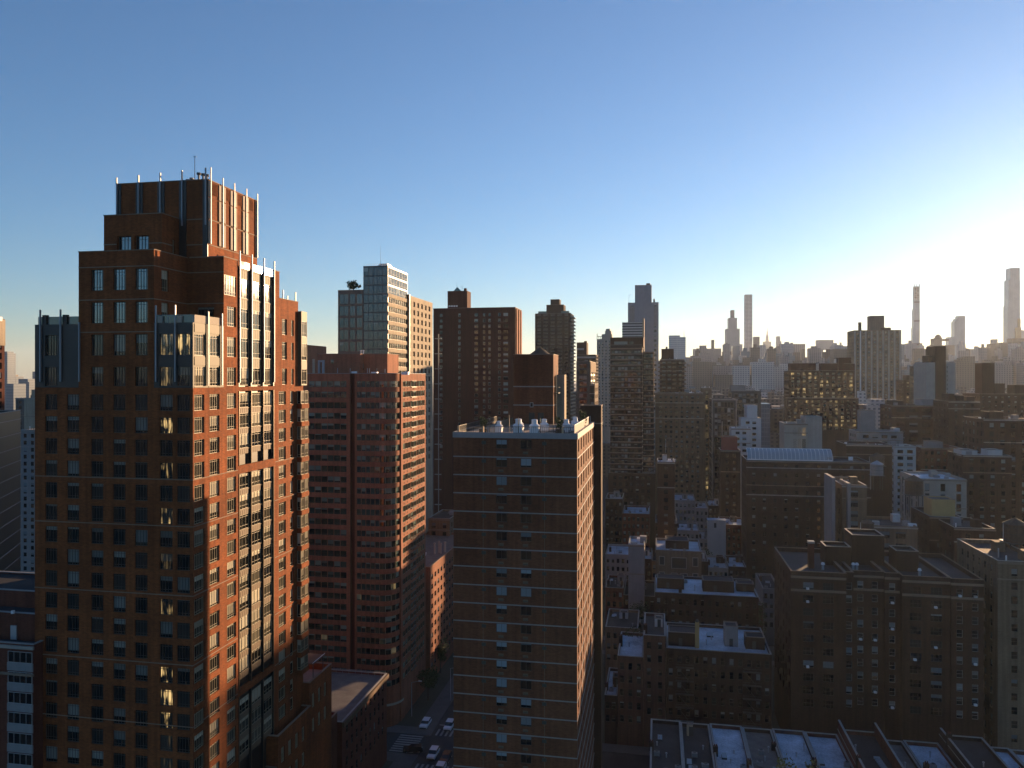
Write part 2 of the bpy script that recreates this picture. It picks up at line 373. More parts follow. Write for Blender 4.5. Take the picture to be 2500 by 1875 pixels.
SPLIT = set('belt floor_band spandrel pier balcony corner_pier cornice window_column louvre_strip stair_panel fin_wall white_frame lit_pier fire_balcony scaffold roof_band setback_band coping parapet_band bulkhead_door bulkhead_vents roof_conservatory gold_buttress louvre_band brick_fret terrace_screen air_conditioner_grille'.split())
class Bld:
    def __init__(s, name, label, u, v, cat='building', group=None, limit=0, rz=0.0, base=0.0):
        s.u, s.v = u, v
        s.root = thing(name, label, cat, G(u, v, base), -TH + rz, group)
        s.wall = MB(); s.roof = MB(); s.wins = []; s.limit = limit; s.rz = rz
    # pixel helpers in the building's own frame
    def lx(s, px, y=0.0): return Uof(px, s.v + y) - s.u
    def ly(s, px, x=0.0): return Vof(px, s.u + x) - s.v
    def z(s, py, x=0.0, y=0.0): return Zof(py, s.u + x, s.v + y)
    def facade(s, side, x, y, L, z0, z1, mat, segs, mb=None):
        """one wall; segs = [(za, zb, cols, rows, depth, style)] bottom to top"""
        mb = mb or s.wall; T = side_T(side, x, y, 0.0)
        def quad(a0, a1, d0, d1, h0, h1, kind):
            if a1 - a0 < 1e-4 and kind != 's' or h1 - h0 < 1e-4 and kind != 'h': return
            if kind == 'w': pts = ((a0,d0,h0),(a1,d0,h0),(a1,d0,h1),(a0,d0,h1))
            elif kind == 's': pts = ((a0,d0,h0),(a0,d1,h0),(a0,d1,h1),(a0,d0,h1))
            else: pts = ((a0,d0,h0),(a1,d0,h0),(a1,d1,h0),(a0,d1,h0))
            mb.face([T(p) for p in pts], mat)
        cur = z0
        for za, zb, cols, rows, dep, st in segs:
            if za > cur + 1e-4: quad(0, L, 0, 0, cur, za, 'w')
            cols = sorted(c for c in cols if c[0] > 0.01 and c[1] < L - 0.01); rows = sorted(r for r in rows if r[0] >= za and r[1] <= zb)
            e = 0.0
            for c in cols:
                quad(e, c[0], 0, 0, za, zb, 'w'); e = c[1]
                g = za
                for r in rows:
                    quad(c[0], c[1], 0, 0, g, r[0], 'w'); g = r[1]
                    quad(c[0], c[0], 0, dep, r[0], r[1], 's'); quad(c[1], c[1], 0, dep, r[0], r[1], 's')
                    quad(c[0], c[1], 0, dep, r[0], r[0], 'h'); quad(c[0], c[1], 0, dep, r[1], r[1], 'h')
                    if st:
                        stl = st(c, r) if callable(st) else st
                        s.add_win(side, T((c[0], dep - (0.02 if STY[stl] is None else 0.06), r[0])), c[1] - c[0], r[1] - r[0], stl)
                quad(c[0], c[1], 0, 0, g, zb, 'w')
            quad(e, L, 0, 0, za, zb, 'w'); cur = zb
        if cur < z1 - 1e-4: quad(0, L, 0, 0, cur, z1, 'w')
    def add_win(s, side, p, w, h, st): s.wins.append((side, p, w, h, st))
    def blk(s, x0, x1, y0, y1, z0, z1, mat, roof='roof_tar', par=0.9, top=True, F=(), Rr=(), L=(), K=(), cope='coping', cope_h=0.0):
        s.facade('F', x0, y0, x1 - x0, z0, z1, mat, F); s.facade('R', x1, y0, y1 - y0, z0, z1, mat, Rr)
        s.facade('L', x0, y1, y1 - y0, z0, z1, mat, L); s.facade('K', x1, y1, x1 - x0, z0, z1, mat, K)
        if not top: return
        t = 0.32; W = s.wall
        i0, i1, j0, j1 = x0 + t, x1 - t, y0 + t, y1 - t; zr = z1 - par
        if par > 0:
            o = 0.06
            ox0, ox1, oy0, oy1 = x0 - o, x1 + o, y0 - o, y1 + o; zt = z1 + 0.12
            for a in ((ox0, ox1, oy0, j0), (ox0, ox1, j1, oy1), (ox0, i0, j0, j1), (i1, ox1, j0, j1)): W.box(a[0], a[1], a[2], a[3], z1 + 0.003, zt, cope, True)
            for f in (((i0,j0),(i1,j0)), ((i1,j0),(i1,j1)), ((i1,j1),(i0,j1)), ((i0,j1),(i0,j0))):
                (a, b), (c, d) = f; W.face([(a,b,zr),(c,d,zr),(c,d,z1),(a,b,z1)], mat)
        else: i0, i1, j0, j1 = x0, x1, y0, y1
        s.roof.face([(i0,j0,zr),(i1,j0,zr),(i1,j1,zr),(i0,j1,zr)], roof)
    def done(s):
        s.wall.build('wall', s.root); s.roof.build('roof', s.root)
        ws = s.wins
        if s.limit and len(ws) > s.limit: ws = sorted(ws, key=lambda q: (STY[q[4]] is None, -q[1][2]))
        objs, rest = ws[:s.limit], ws[s.limit:]
        for side, p, w_, h_, st in objs:
            rz = SIDE_RZ[side]
            if STY[st] is not None and STY[st][5]:
                o = add('window', win_mesh(w_, h_, st, 'frame'), s.root, p, rz)
                add('pane', win_mesh(w_, h_, st, 'pane'), o)
            else: add('window', win_mesh(w_, h_, st, 'all'), s.root, p, rz)
        if rest:
            mb = MB()
            for side, p, w_, h_, st in rest: win_geo(mb, w_, h_, st, side_T(side, *p), R.random())
            o = mb.build('window_panes', s.root); o['kind'] = 'stuff'
        return s.root
    def part(s, name, fn):
        mb = MB(); fn(mb)
        if name in SPLIT and len(mb.marks) > 1:            # each piece becomes a part of its own
            ends = mb.marks[1:] + [(len(mb.v), len(mb.f))]
            for (v0, f0), (v1, f1) in zip(mb.marks, ends):
                q = MB(); q.slots = mb.slots; q.v = mb.v[v0:v1]; q.f = [tuple(i - v0 for i in f) for f in mb.f[f0:f1]]; q.m = mb.m[f0:f1]; q.pw = mb.pw[f0:f1]; q.build(name, s.root)
            return None
        return mb.build(name, s.root)
def grid(L, z0, z1, pitch, fh, ww, wh, ma=1.2, top=1.6, sill=1.0, off=0.0):
    n = max(1, int((L - 2 * ma + (pitch - ww)) / pitch)); span = (n - 1) * pitch + ww; a = (L - span) / 2 + off
    cols = [(a + i * pitch, a + i * pitch + ww) for i in range(n)]
    rows = []; zt = z1 - top
    while zt - wh > z0 + sill: rows.append((zt - wh, zt)); zt -= fh
    return cols, rows[::-1]
def seg(L, z0, z1, pitch, fh, ww, wh, st, dep=0.18, **k):
    c, r = grid(L, z0, z1, pitch, fh, ww, wh, **k); return [(z0, z1, c, r, dep, st)]
# ------------------------------------------------------------------ tall orange-brick tower with steel fins
u1, v1 = UV(471, 101.0)
T1 = Bld('brick_tower', 'tall orange brick apartment tower with stepped top and steel fins, nearest on the left', u1, v1, limit=300)
b = T1
fc = []
for px in (125, 178, 237, 291, 344.5, 405.5, 455): x = b.lx(px); fc.append((x + 23.9 - 0.95, x + 23.9 + 0.95))
fc[6] = (23.9 - 2.35, 23.9 - 0.45)
low_rows = [(87.7 - 3.0 * k - 2.15, 87.7 - 3.0 * k) for k in range(18)][::-1]
def ry(p0, p1): return (b.ly(p0), b.ly(p1))
cA, cB, cC, cF, cG = ry(474, 499), ry(511.5, 536), ry(554, 576.5), ry(680.5, 698), ry(708.7, 717)
cS = [ry(585, 610.5), ry(616, 640), ry(645.5, 666.5)]
FLR0 = 34.0
strip_seg = [(20.0, 43.4), (44.5, 75.9), (77.1, 88.0)]
# lower body
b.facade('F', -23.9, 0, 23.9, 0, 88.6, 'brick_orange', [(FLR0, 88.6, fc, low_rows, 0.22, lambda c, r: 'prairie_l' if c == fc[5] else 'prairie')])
rs = []
stone = [cA, cB, cC, cF, cG]
def stl(c, r): return 'narrow' if c == cG else 'prairie_s'
# right face: split along the wall so that the strips get their own openings
yA, yB = cS[0][0] - 0.45, cS[2][1] + 0.45
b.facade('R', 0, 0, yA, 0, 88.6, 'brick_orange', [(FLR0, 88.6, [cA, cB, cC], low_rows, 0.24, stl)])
yend = 29.4
def shift(c, d): return (c[0] - d, c[1] - d)
sF, sG = shift(cF, yB), shift(cG, yB)
b.facade('R', 0, yB, 32.0 - yB, 0, 88.6, 'brick_orange', [(FLR0, 88.6, [sF, sG], low_rows, 0.24, lambda c, r: 'narrow' if c == sG else 'prairie_s')])
# strips zone: brick belts between deep metal-lined bays
b.facade('R', 0, yA, yB - yA, 0, 88.6, 'brick_orange', [(a, c, [(0.25, yB - yA - 0.25)], [(a, c)], 0.42, None) for a, c in strip_seg])
b.facade('L', -23.9, 32, 32, 0, 88.6, 'brick_orange', []); b.facade('K', 0, 32, 23.9, 0, 88.6, 'brick_orange', [])
back = MB()
for a, c in strip_seg: back.face([(-0.42, yA + 0.25, a), (-0.42, yB - 0.25, a), (-0.42, yB - 0.25, c), (-0.42, yA + 0.25, c)], 'metal_black')
back.build('bay_lining', b.root)
def strip_floor(y0, y1, zt, zw, top_sp=True):
    w_ = y1 - y0
    b.wins.insert(0, ('R', (-0.20, y0, zt - zw), w_, zw, 'strip'))
spm = {}
def spandrel(y0, y1, z0, z1, x=-0.18, mat='panel_tan'):
    k = (round(y1 - y0, 2), round(z1 - z0, 2), mat)
    if k not in spm:
        m = MB(); m.box(-0.16, 0.0, 0, k[0], 0, k[1], mat, True); m.box(0.0, 0.07, -0.0, k[0], k[1] - 0.14, k[1] - 0.03, mat, True)
        for i in range(1, 5): m.box(0.0, 0.025, k[0] * i / 5 - 0.02, k[0] * i / 5 + 0.02, 0.03, k[1] - 0.16, mat, True)
        spm[k] = m.mesh('spandrel')
    add('spandrel', spm[k], b.root, (x, y0, z0))
for k in range(18):
    zt = 87.7 - 3.0 * k
    for (y0, y1) in cS:
        z0 = zt - 2.15
        ok = any(a <= z0 and zt <= c + 0.05 for a, c in strip_seg)
        if not ok: continue
        strip_floor(y0, y1, zt, 2.15)
        for a, c in strip_seg:
            if a <= z0 < c:
                zs = max(z0 - 0.85, a)
                if z0 - zs > 0.2: spandrel(y0, y1, zs, z0)
for i, yy in enumerate((cS[0][0] - 0.16, (cS[0][1] + cS[1][0]) / 2, (cS[1][1] + cS[2][0]) / 2, cS[2][1] + 0.16)):
    for a, c in strip_seg:
        m = MB(); m.box(-0.36, 0.05, yy - 0.13, yy + 0.13, a + 0.01, c - 0.01, 'metal_black', True); m.box(0.05, 0.09, yy - 0.05, yy + 0.05, a + 0.01, c - 0.01, 'frame_bronze', True)
        m.build('pier', b.root)
# belts of pale stone on the long faces
for zz in (76.45, 44.0, 61.2, 70.3, 52.1): b.part('belt', lambda m: (m.box(-23.92, 0.04, -0.04, -0.003, zz, zz + 0.12, 'stone_belt', True), m.box(0.003, 0.045, 0.0, yA - 0.1, zz, zz + 0.12, 'stone_belt', True), m.box(0.003, 0.045, yB + 0.1, 29.4, zz, zz + 0.12, 'stone_belt', True)))
# far corner bay: stacked trays of brick with glass between
for k in range(16):
    zt = 87.7 - 3.0 * k
    m = MB(); m.box(-0.1, 0.95, 29.5, 32.3, zt - 3.0, zt - 2.2, 'brick_orange', True); m.build('bay_tray', b.root)
    for (y0, wd) in ((29.7, 1.2), (31.0, 1.2)): b.wins.insert(0, ('R', (0.72 if y0 < 30 else 0.8, y0, zt - 2.2), wd, 2.2, 'strip'))
    b.wins.insert(0, ('F', (0.02, 29.72, zt - 2.2), 0.7, 2.2, 'narrow'))
# upper blocks
up = [(104.5 - 2.85, 104.5), (100.1 - 2.85, 100.1), (95.75 - 2.85, 95.75), (91.4 - 2.6, 91.4)][::-1]
up2 = up[:2]
xA, xB = -17.07, -5.7
b.facade('F', -23.9, 0, 23.9 + xA, 88.6, 97.2, 'metal_black', [(88.6, 97.2, fc[:2], up2, 0.25, 'prairie')])
b.facade('L', -23.9, 23.5, 23.5, 88.6, 97.2, 'metal_black', [])
b.roof.face([(-23.9, 0, 97.2), (xA, 0, 97.2), (xA, 23.5, 97.2), (-23.9, 23.5, 97.2)], 'deck_tile')
def off(cs, d): return [(c[0] - d, c[1] - d) for c in cs]
bF = off(fc[2:5], 23.9 + xA)
b.blk(xA, xB, 0, 23.5, 88.6, 106.9, 'brick_orange', roof='deck_tile', cope='stone_belt',
      F=[(88.6, 106.9, bF, up, 0.3, lambda c, r: 'prairie_t' if r[1] > 98 else 'prairie')], Rr=[(97.2, 106.9, [(1.6, 3.1)], up[2:], 0.25, 'prairie_s')])
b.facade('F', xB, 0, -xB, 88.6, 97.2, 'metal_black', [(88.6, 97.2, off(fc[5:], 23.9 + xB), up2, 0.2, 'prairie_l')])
b.facade('R', 0, 0, 7.3, 88.6, 97.2, 'metal_olive', [(88.6, 97.2, [(0.35, cA[1] + 0.25), (cB[0] - 0.2, cB[1] + 0.2)], up2, 0.18, 'prairie_s')])  # sunlit tone of the dark cladding put into this olive face
b.roof.face([(xB, 0, 97.2), (0, 0, 97.2), (0, 7.3, 97.2), (xB, 7.3, 97.2)], 'deck_tile')
# shoulder block with the strips running up it
b.facade('F', xB, 7.3, -xB, 97.2, 106.9, 'brick_orange', [(97.2, 102.0, [(1.6, 4.2)], [(97.5, 99.9)], 0.25, 'prairie'), (102.0, 106.9, [(-xB - 2.1, -xB - 0.12)], [up[3]], 0.12, 'prairie_s')])
zD = 106.9
b.facade('R', 0, 7.3, yA - 7.3, 88.6, zD, 'brick_orange', [(88.6, 100.5, [shift(cC, 7.3)], up[:3], 0.24, 'prairie_s'), (100.5, zD, [(0.12, cC[1] - 7.3)], [up[3]], 0.12, 'prairie_s')])
b.facade('R', 0, yB, 23.5 - yB, 88.6, zD, 'brick_orange', [(88.6, 97.0, [(sF[0], min(sF[1], 23.5 - yB - 0.05))] if sF[1] < 23.5 - yB else [], up2, 0.24, 'prairie_s')])
m = MB(); m.face([(-0.42, yA, 88.6), (-0.42, yB, 88.6), (-0.42, yB, zD - 1.2), (-0.42, yA, zD - 1.2)], 'metal_black'); m.build('bay_lining', b.root)
for r in up:
    for (y0, y1) in cS:
        b.wins.insert(0, ('R', (-0.2, y0, r[0]), y1 - y0, r[1] - r[0], 'strip'))
        spandrel(y0, y1, r[1], r[1] + 1.5 if r[1] < 104 else zD - 1.0, mat='metal_olive')
b.facade('R', -0.42, yA, yB - yA, zD - 1.2, zD - 1.0, 'metal_olive', [])
b.roof.face([(xB, 7.3, zD - 0.6), (-0.3, 7.3, zD - 0.6), (-0.3, 23.5, zD - 0.6), (xB, 23.5, zD - 0.6)], 'deck_tile')
b.part('coping', lambda m: (m.box(xB + 0.4, 0.05, 7.22, 7.6, zD + 0.003, zD + 0.15, 'stone_belt', True), m.box(-0.3, 0.05, 7.6, yA, zD + 0.003, zD + 0.15, 'stone_belt', True), m.box(-0.3, 0.05, yB, 23.56, zD + 0.003, zD + 0.15, 'stone_belt', True)))
for yy in (cS[0][0] - 0.16, (cS[0][1] + cS[1][0]) / 2, (cS[1][1] + cS[2][0]) / 2, cS[2][1] + 0.16):
    b.part('pier', lambda m: m.box(-0.36, 0.05, yy - 0.15, yy + 0.15, 88.62, zD - 1.0, 'metal_black', True))
    b.part('fin', lambda m: m.box(0.06, 0.22, yy - 0.075, yy + 0.075, 89.2, zD + 1.5, 'steel', True))
b.part('glass_rail', lambda m: [m.face([(0.02, y0, zD - 0.95), (0.02, y1, zD - 0.95), (0.02, y1, zD + 0.1), (0.02, y0, zD + 0.1)], 'glass_curtain', (0.3, (0, 0, 1, 1))) for y0, y1 in cS])
# lower wing at the far end
b.blk(-23.9, 0, 23.5, 30.1, 88.6, 102.7, 'brick_orange', cope='stone_belt', roof='deck_tile',
      Rr=[(88.6, 102.7, [(0.9, 2.6), (4.1, 5.0)], [(99.5 - 2.6, 99.5)] + up2[::-1], 0.24, 'prairie_s')])
b.blk(-23.9, 0.6, 30.1, 32.2, 88.6, 101.2, 'metal_olive', par=0, roof='deck_tile', Rr=[(88.6, 101.2, [(0.15, 1.95)], [(99.5 - 2.6, 99.5)] + up2[::-1], 0.1, 'strip')])
for yy, hh in ((25.5, 1.6), (27.0, 0.8), (29.9, 1.7)): b.part('post', lambda m: m.box(-0.5, -0.35, yy, yy + 0.15, 102.7, 102.7 + hh, 'steel', True))
# middle tier
zE = 112.5
b.blk(-16.0, -7.0, 3.5, 7.4, 106.0, zE, 'brick_orange', cope='stone_belt', F=[(106.0, zE, [(2.05, 4.3), (4.75, 7.0)], [(106.2, 109.6)], 0.5, 'prairie_t')],
      Rr=[(106.0, zE, [(2.4, 3.1)], [(106.4, 109.4)], 0.4, 'narrow')])
b.part('belt', lambda m: (m.box(-16.04, -14.0, 3.45, 3.497, 108.4, 108.55, 'stone_belt', True), m.box(-9.0, -6.96, 3.45, 3.497, 108.4, 108.55, 'stone_belt', True), m.box(-6.997, -6.95, 3.45, 5.8, 108.4, 108.55, 'stone_belt', True)))
# crown
zC = 117.9; c0, c1, d0, d1 = -17.0, -2.5, 7.4, 21.0
b.blk(c0, c1, d0, d1, 106.0, zC, 'brick_orange', par=0.7, cope='coping_dark')
fx = [b.lx(p, 7.4) for p in (288, 341, 394, 447, 505)]
for i, x in enumerate(fx):
    x = min(max(x, c0 + 0.15), c1 - 0.2)
    b.part('pilaster', lambda m: m.box(max(c0 - 0.02, x - 0.55), min(c1 + 0.02, x + 0.55), d0 - 0.14, d0 - 0.003, 106.95 if x > -7 else zE - 0.5, zC - 0.02, 'metal_black', True))
    b.part('fin', lambda m: m.box(x - 0.075, x + 0.075, d0 - 0.36, d0 - 0.16, (113.0 if x < -9 else 111.5), zC + (0.9 + 0.18 * i), 'steel', True))
for zz in (112.3, 108.7): b.part('belt', lambda m: (m.box(-6.9, c1 + 0.05, d0 - 0.05, d0 - 0.003, zz, zz + 0.14, 'stone_belt', True), m.box(c1 + 0.003, c1 + 0.05, d0, d1, zz, zz + 0.14, 'stone_belt', True)))
ryy = [d0 + 0.35] + [b.ly(350 * 0 + p, c1) for p in (541, 569, 598.5)] + [d1 - 0.35]
for i, yy in enumerate(ryy):
    ws_ = [0.0] if i in (0, 4) else [-0.52, 0.52]
    for dy in ws_:
        b.part('louvre_strip', lambda m: [m.box(c1 + 0.06, c1 + 0.16, yy + dy - 0.34, yy + dy + 0.34, za, zb, 'concrete_pale', True) for za, zb in ((108.95, 112.2), (112.5, 115.4), (115.55, zC - 0.15))])
    b.part('fin', lambda m: (m.box(c1 + 0.17, c1 + 0.3, yy - 0.07, yy + 0.07, 108.9, zC + 0.9 + (0.9 if i == 0 else 0.2), 'steel', True)))
for i in range(4):
    ya, yb = ryy[i] + 0.7, ryy[i + 1] - 0.7
    b.part('brick_fret', lambda m: [m.box(c1 + 0.003, c1 + 0.05, ya + k * 0.3, ya + k * 0.3 + 0.13, zC - 1.9, zC - 0.2, 'brick_orange', True) for k in range(int((yb - ya) / 0.3))])
b.part('antenna', lambda m: (m.cyl(-8.2, 13.0, 117.0, 123.2, 0.09, 0.04, 'steel', 6), m.tube((-8.5, 13, 123.0), (-7.9, 13, 123.0), 0.04, 'steel')))
for vx, vh in ((-5.6, 1.5), (-4.9, 1.35), (-4.3, 1.2)): b.part('vent', lambda m: (m.cyl(vx, 10, 117.1, 117.9 + vh, 0.16, 0.16, 'steel', 8), m.cyl(vx, 10, 117.9 + vh, 118.2 + vh, 0.3, 0.3, 'metal_dark', 8)))
for vx, vh in ((-8.0, 1.0), (-7.4, 1.2)): b.part('vent', lambda m: (m.cyl(vx, 11, 117.1, 117.9 + vh, 0.2, 0.2, 'metal_dark', 8), m.cyl(vx, 11, 117.9 + vh, 118.1 + vh, 0.32, 0.32, 'steel', 8)))
# belts on the brick block, fins on the two low shoulders
for zz in (104.75, 96.0, 100.35): b.part('belt', lambda m: (m.box(xA - 0.03, xB + 0.04, -0.05, -0.003, zz, zz + 0.12, 'stone_belt', True), m.box(xB + 0.003, xB + 0.05, 0.0, 7.2, zz, zz + 0.12, 'stone_belt', True) if zz > 97.3 else None))
for zz in (104.75, 100.35): b.part('belt', lambda m: m.box(xB + 0.05, 0.04, 7.25, 7.297, zz, zz + 0.12, 'stone_belt', True))
for px in (101, 150.5, 196, 383, 430, ): b.part('fin', lambda m: m.box(b.lx(px) - 0.075, b.lx(px) + 0.075, -0.3, -0.1, 89.4, 97.2 + (2.0 if px < 190 else (0.2 if px < 200 else 2.3)), 'steel', True))
for yy in (cA[1] + 0.65, 6.6): b.part('fin', lambda m: m.box(0.1, 0.26, yy - 0.08, yy + 0.08, 88.9, 98.9, 'steel', True))
for px in (101, 150.5, 383, 430): b.part('fin_stub', lambda m: m.box(b.lx(px) + 0.12, b.lx(px) + 0.75, 0.02, 0.5, 97.2, 98.5 if px < 200 else 98.1, 'metal_black' if px < 200 else 'concrete_pale', True))
def rail(m, pts, z, h=1.05, mat='glass_curtain'):
    for (xa, ya), (xb, yb) in zip(pts[:-1], pts[1:]):
        m.face([(xa, ya, z), (xb, yb, z), (xb, yb, z + h), (xa, ya, z + h)], mat, (0.2, (0, 0, 1, 1)))
        m.tube((xa, ya, z + h), (xb, yb, z + h), 0.03, 'steel', 4)
        n = max(1, int(math.hypot(xb - xa, yb - ya) / 1.4))
        for i in range(n + 1): m.box(xa + (xb - xa) * i / n - 0.02, xa + (xb - xa) * i / n + 0.02, ya + (yb - ya) * i / n - 0.02, ya + (yb - ya) * i / n + 0.02, z, z + h, 'steel')
b.part('glass_rail', lambda m: rail(m, [(-23.6, 3), (-23.6, 0.3), (xA, 0.3)], 97.2))
b.part('glass_rail', lambda m: rail(m, [(xB + 0.1, 0.3), (-0.25, 0.3)], 97.2))
for (y0, y1) in ((0.3, cA[1] + 0.4), (cA[1] + 0.9, 6.4)): b.part('parapet_panel', lambda m: m.box(-0.3, 0.04, y0, y1, 97.2, 98.25, 'concrete_pale', True))
b.part('plinth', lambda m: m.box(-0.4, -0.05, 7.35, 7.9, 97.2, 98.3, 'metal_olive', True))
# metal spandrels between the two tall floors of the low shoulders
b.part('spandrel', lambda m: [m.box(0.01, 0.06, y0, y1, z0, z1, 'metal_olive', True) for y0, y1 in ((0.3, 2.7), (3.6, 6.2)) for z0, z1 in ((88.65, 88.75), (91.6, 92.7), (95.95, 97.1))])
# stepped podium wings toward the street
for (xx, ya, yb, zt) in ((1.2, 31.9, 41.0, 37.5), (1.6, 20.0, 31.5, 33.8)):
    nm = b.blk(-8.0, xx, ya, yb, 0, zt, 'brick_orange', roof='deck_tile', cope='stone_belt', par=1.1,
          Rr=[(zt - 10, zt, [(1.0 + 2.4 * i, 2.2 + 2.4 * i) for i in range(int((yb - ya - 1.5) / 2.4))], [(zt - 9.0, zt - 6.6), (zt - 4.8, zt - 2.3)], 0.25, 'prairie_s')], F=[])
b.blk(-6.0, 1.4, 6.0, 20.0, 0, 29.0, 'brick_umber', roof='roof_silver', cope='stone_belt', par=1.0)
b.part('pergola', lambda m: ([m.box(x, x + 0.12, y, y + 0.12, 36.4, 40.0, 'metal_dark') for x in (-3.0, 0.8) for y in (34, 38)], m.box(-3.2, 1.1, 33.7, 38.4, 40.0, 40.15, 'wood_dark', True), m.tube((-3, 33.5, 40.3), (-3, 38.6, 40.3), 0.05, 'white_paint'), m.tube((1, 33.5, 40.3), (1, 38.6, 40.3), 0.05, 'white_paint')))
b.done()

# ------------------------------------------------------------------ brown tower with white floor bands
u3, v3 = UV(1409, 115.0)
T3 = Bld('banded_tower', 'dark brown brick tower with thin white floor bands and a roof terrace', u3, v3, limit=300); b = T3
W3, D3 = 19.05, 31.0; z3 = 81.46; FH = 2.8; nf = 22
rowsF = [(z3 - 0.95 - 1.35 - FH * k, z3 - 0.95 - FH * k) for k in range(nf)][::-1]
rowsR = [(z3 - 0.95 - 1.9 - FH * k, z3 - 0.95 - FH * k) for k in range(nf)][::-1]
colF = [(0.351 * W3, 0.439 * W3), (0.550 * W3, 0.637 * W3)]
vent = [(0.238 * W3, 0.262 * W3), (0.728 * W3, 0.752 * W3)]
colR = [(1.4 + i * 4.15, 1.4 + i * 4.15 + 1.75) for i in range(7)]
b.blk(-W3, 0, 0, D3, 0, z3, 'brick_banded', roof='deck_tile', par=0.25, cope='white_band',
      F=[(z3 - FH * nf, z3, colF, rowsF, 0.16, 'pair')], Rr=[(z3 - FH * nf, z3, colR, rowsR, 0.38, 'slit')])
b.part('parapet_band', lambda m: (m.box(-W3 - 0.12, 0.12, -0.12, -0.003, z3 - 0.72, z3 + 0.14, 'white_band', True), m.box(0.003, 0.12, -0.003, D3, z3 - 0.72, z3 + 0.14, 'white_band', True), m.box(-W3 - 0.12, -W3 - 0.003, -0.003, D3, z3 - 0.72, z3 + 0.14, 'white_band', True)))
for k in range(1, nf + 1):
    zz = z3 - 0.95 - FH * k + 0.05
    b.part('floor_band', lambda m: (m.box(-W3 - 0.05, 0.07, -0.06, -0.003, zz, zz + 0.17, 'white_band', True), m.box(0.003, 0.07, -0.003, D3, zz, zz + 0.17, 'white_band', True)))
for k in range(nf):
    zt = z3 - 0.95 - FH * k
    for c in colF:
        b.part('air_conditioner_grille', lambda m: (m.box(-W3 + c[0] + 0.35, -W3 + c[0] + 1.15, -0.035, -0.003, zt - 2.15, zt - 1.75, 'panel_bronze', True), m.box(-W3 + c[0] + 0.4, -W3 + c[0] + 1.1, -0.05, -0.036, zt - 2.08, zt - 1.98, 'metal_dark', True)))
    for c in vent:
        b.part('wall_vent', lambda m: m.box(-W3 + c[0] - 0.1, -W3 + c[1] + 0.1, -0.05, -0.003, zt - 0.75, zt - 0.25, 'metal_dark', True))
    for i, c in enumerate(colR):
        if k < 16: b.part('wall_panel', lambda m: m.box(0.003, 0.045, c[0] + 0.3, c[0] + 1.4, zt - 2.55, zt - 2.1, 'brick_pink' if (i + k) % 3 else 'brick_tan', True))
for c in (0.245, 0.742): b.part('conduit', lambda m: m.box(-W3 + c * W3 - 0.02, -W3 + c * W3 + 0.02, -0.04, -0.003, 20, z3 - 0.9, 'stone_belt', True))
b.blk(-W3, 1.35, D3, D3 + 3.5, 0, 81.2, 'brick_umber', par=0.2, roof='roof_tar')
b.blk(-2.6, 1.352, D3 + 0.02, D3 + 3.48, 81.4, 84.6, 'brick_umber', par=0.3, roof='roof_tar', cope='coping_dark')
# roof bulkhead
h0, h1 = b.lx(1254, 27.3), b.lx(1351, 27.3); zb = b.z(866, (h0 + h1) / 2, 27.3)
b.blk(h0, h1, 27.3, 34.4, 81.3, zb, 'brick_banded', par=0.3, cope='coping_dark', F=[(81.3, 86.5, [((h1 - h0) * 0.40, (h1 - h0) * 0.40 + 0.02)], [], 0.1, None)])
b.part('belt', lambda m: [(m.box(h0 - 0.06, h1 + 0.06, 27.22, 27.297, zz, zz + 0.2, 'white_band', True), m.box(h1 + 0.003, h1 + 0.06, 27.3, 34.4, zz, zz + 0.2, 'white_band', True)) for zz in (b.z(945, h0, 27.3), b.z(990, h0, 27.3))])
b.part('bulkhead_window', lambda m: (m.box(h0 + 3.1, h0 + 3.75, 27.2, 27.28, 84.4, 85.3, 'frame_white', True), m.box(h0 + 3.2, h0 + 3.65, 27.18, 27.198, 84.5, 85.2, 'glass_blinds', True)))
b.part('bulkhead_door', lambda m: (m.box(h0 + 2.9, h0 + 4.0, 27.22, 27.29, 81.25, 83.4, 'metal_black', True), m.box(h0 + 4.6, h0 + 5.7, 27.22, 27.29, 81.25, 83.4, 'metal_black', True)))
b.part('tank_cone', lambda m: m.cyl((h0 + h1) / 2 + 0.6, 31.5, zb - 0.2, zb + 1.6, 2.6, 0.05, 'wood_dark', 16))
b.part('fire_ladder', lambda m: ([m.tube((h1 + 0.35, 28.5 + dy, 81.3), (h1 + 0.35, 28.5 + dy, zb - 2), 0.03, 'metal_dark', 4) for dy in (0, 0.5)], [m.tube((h1 + 0.35, 28.5, 81.6 + 0.4 * i), (h1 + 0.35, 29.0, 81.6 + 0.4 * i), 0.02, 'metal_dark', 4) for i in range(22)], m.box(h1 + 0.02, h1 + 0.9, 28.0, 31.5, 87.0, 87.1, 'metal_dark', True), m.tube((h1 + 0.9, 28, 88.1), (h1 + 0.9, 31.5, 88.1), 0.03, 'metal_dark', 4)))
b.blk(h1 + 0.05, h1 + 1.6, 31.2, 34.3, 81.3, 90.5, 'brick_cream', par=0, roof='roof_tar')
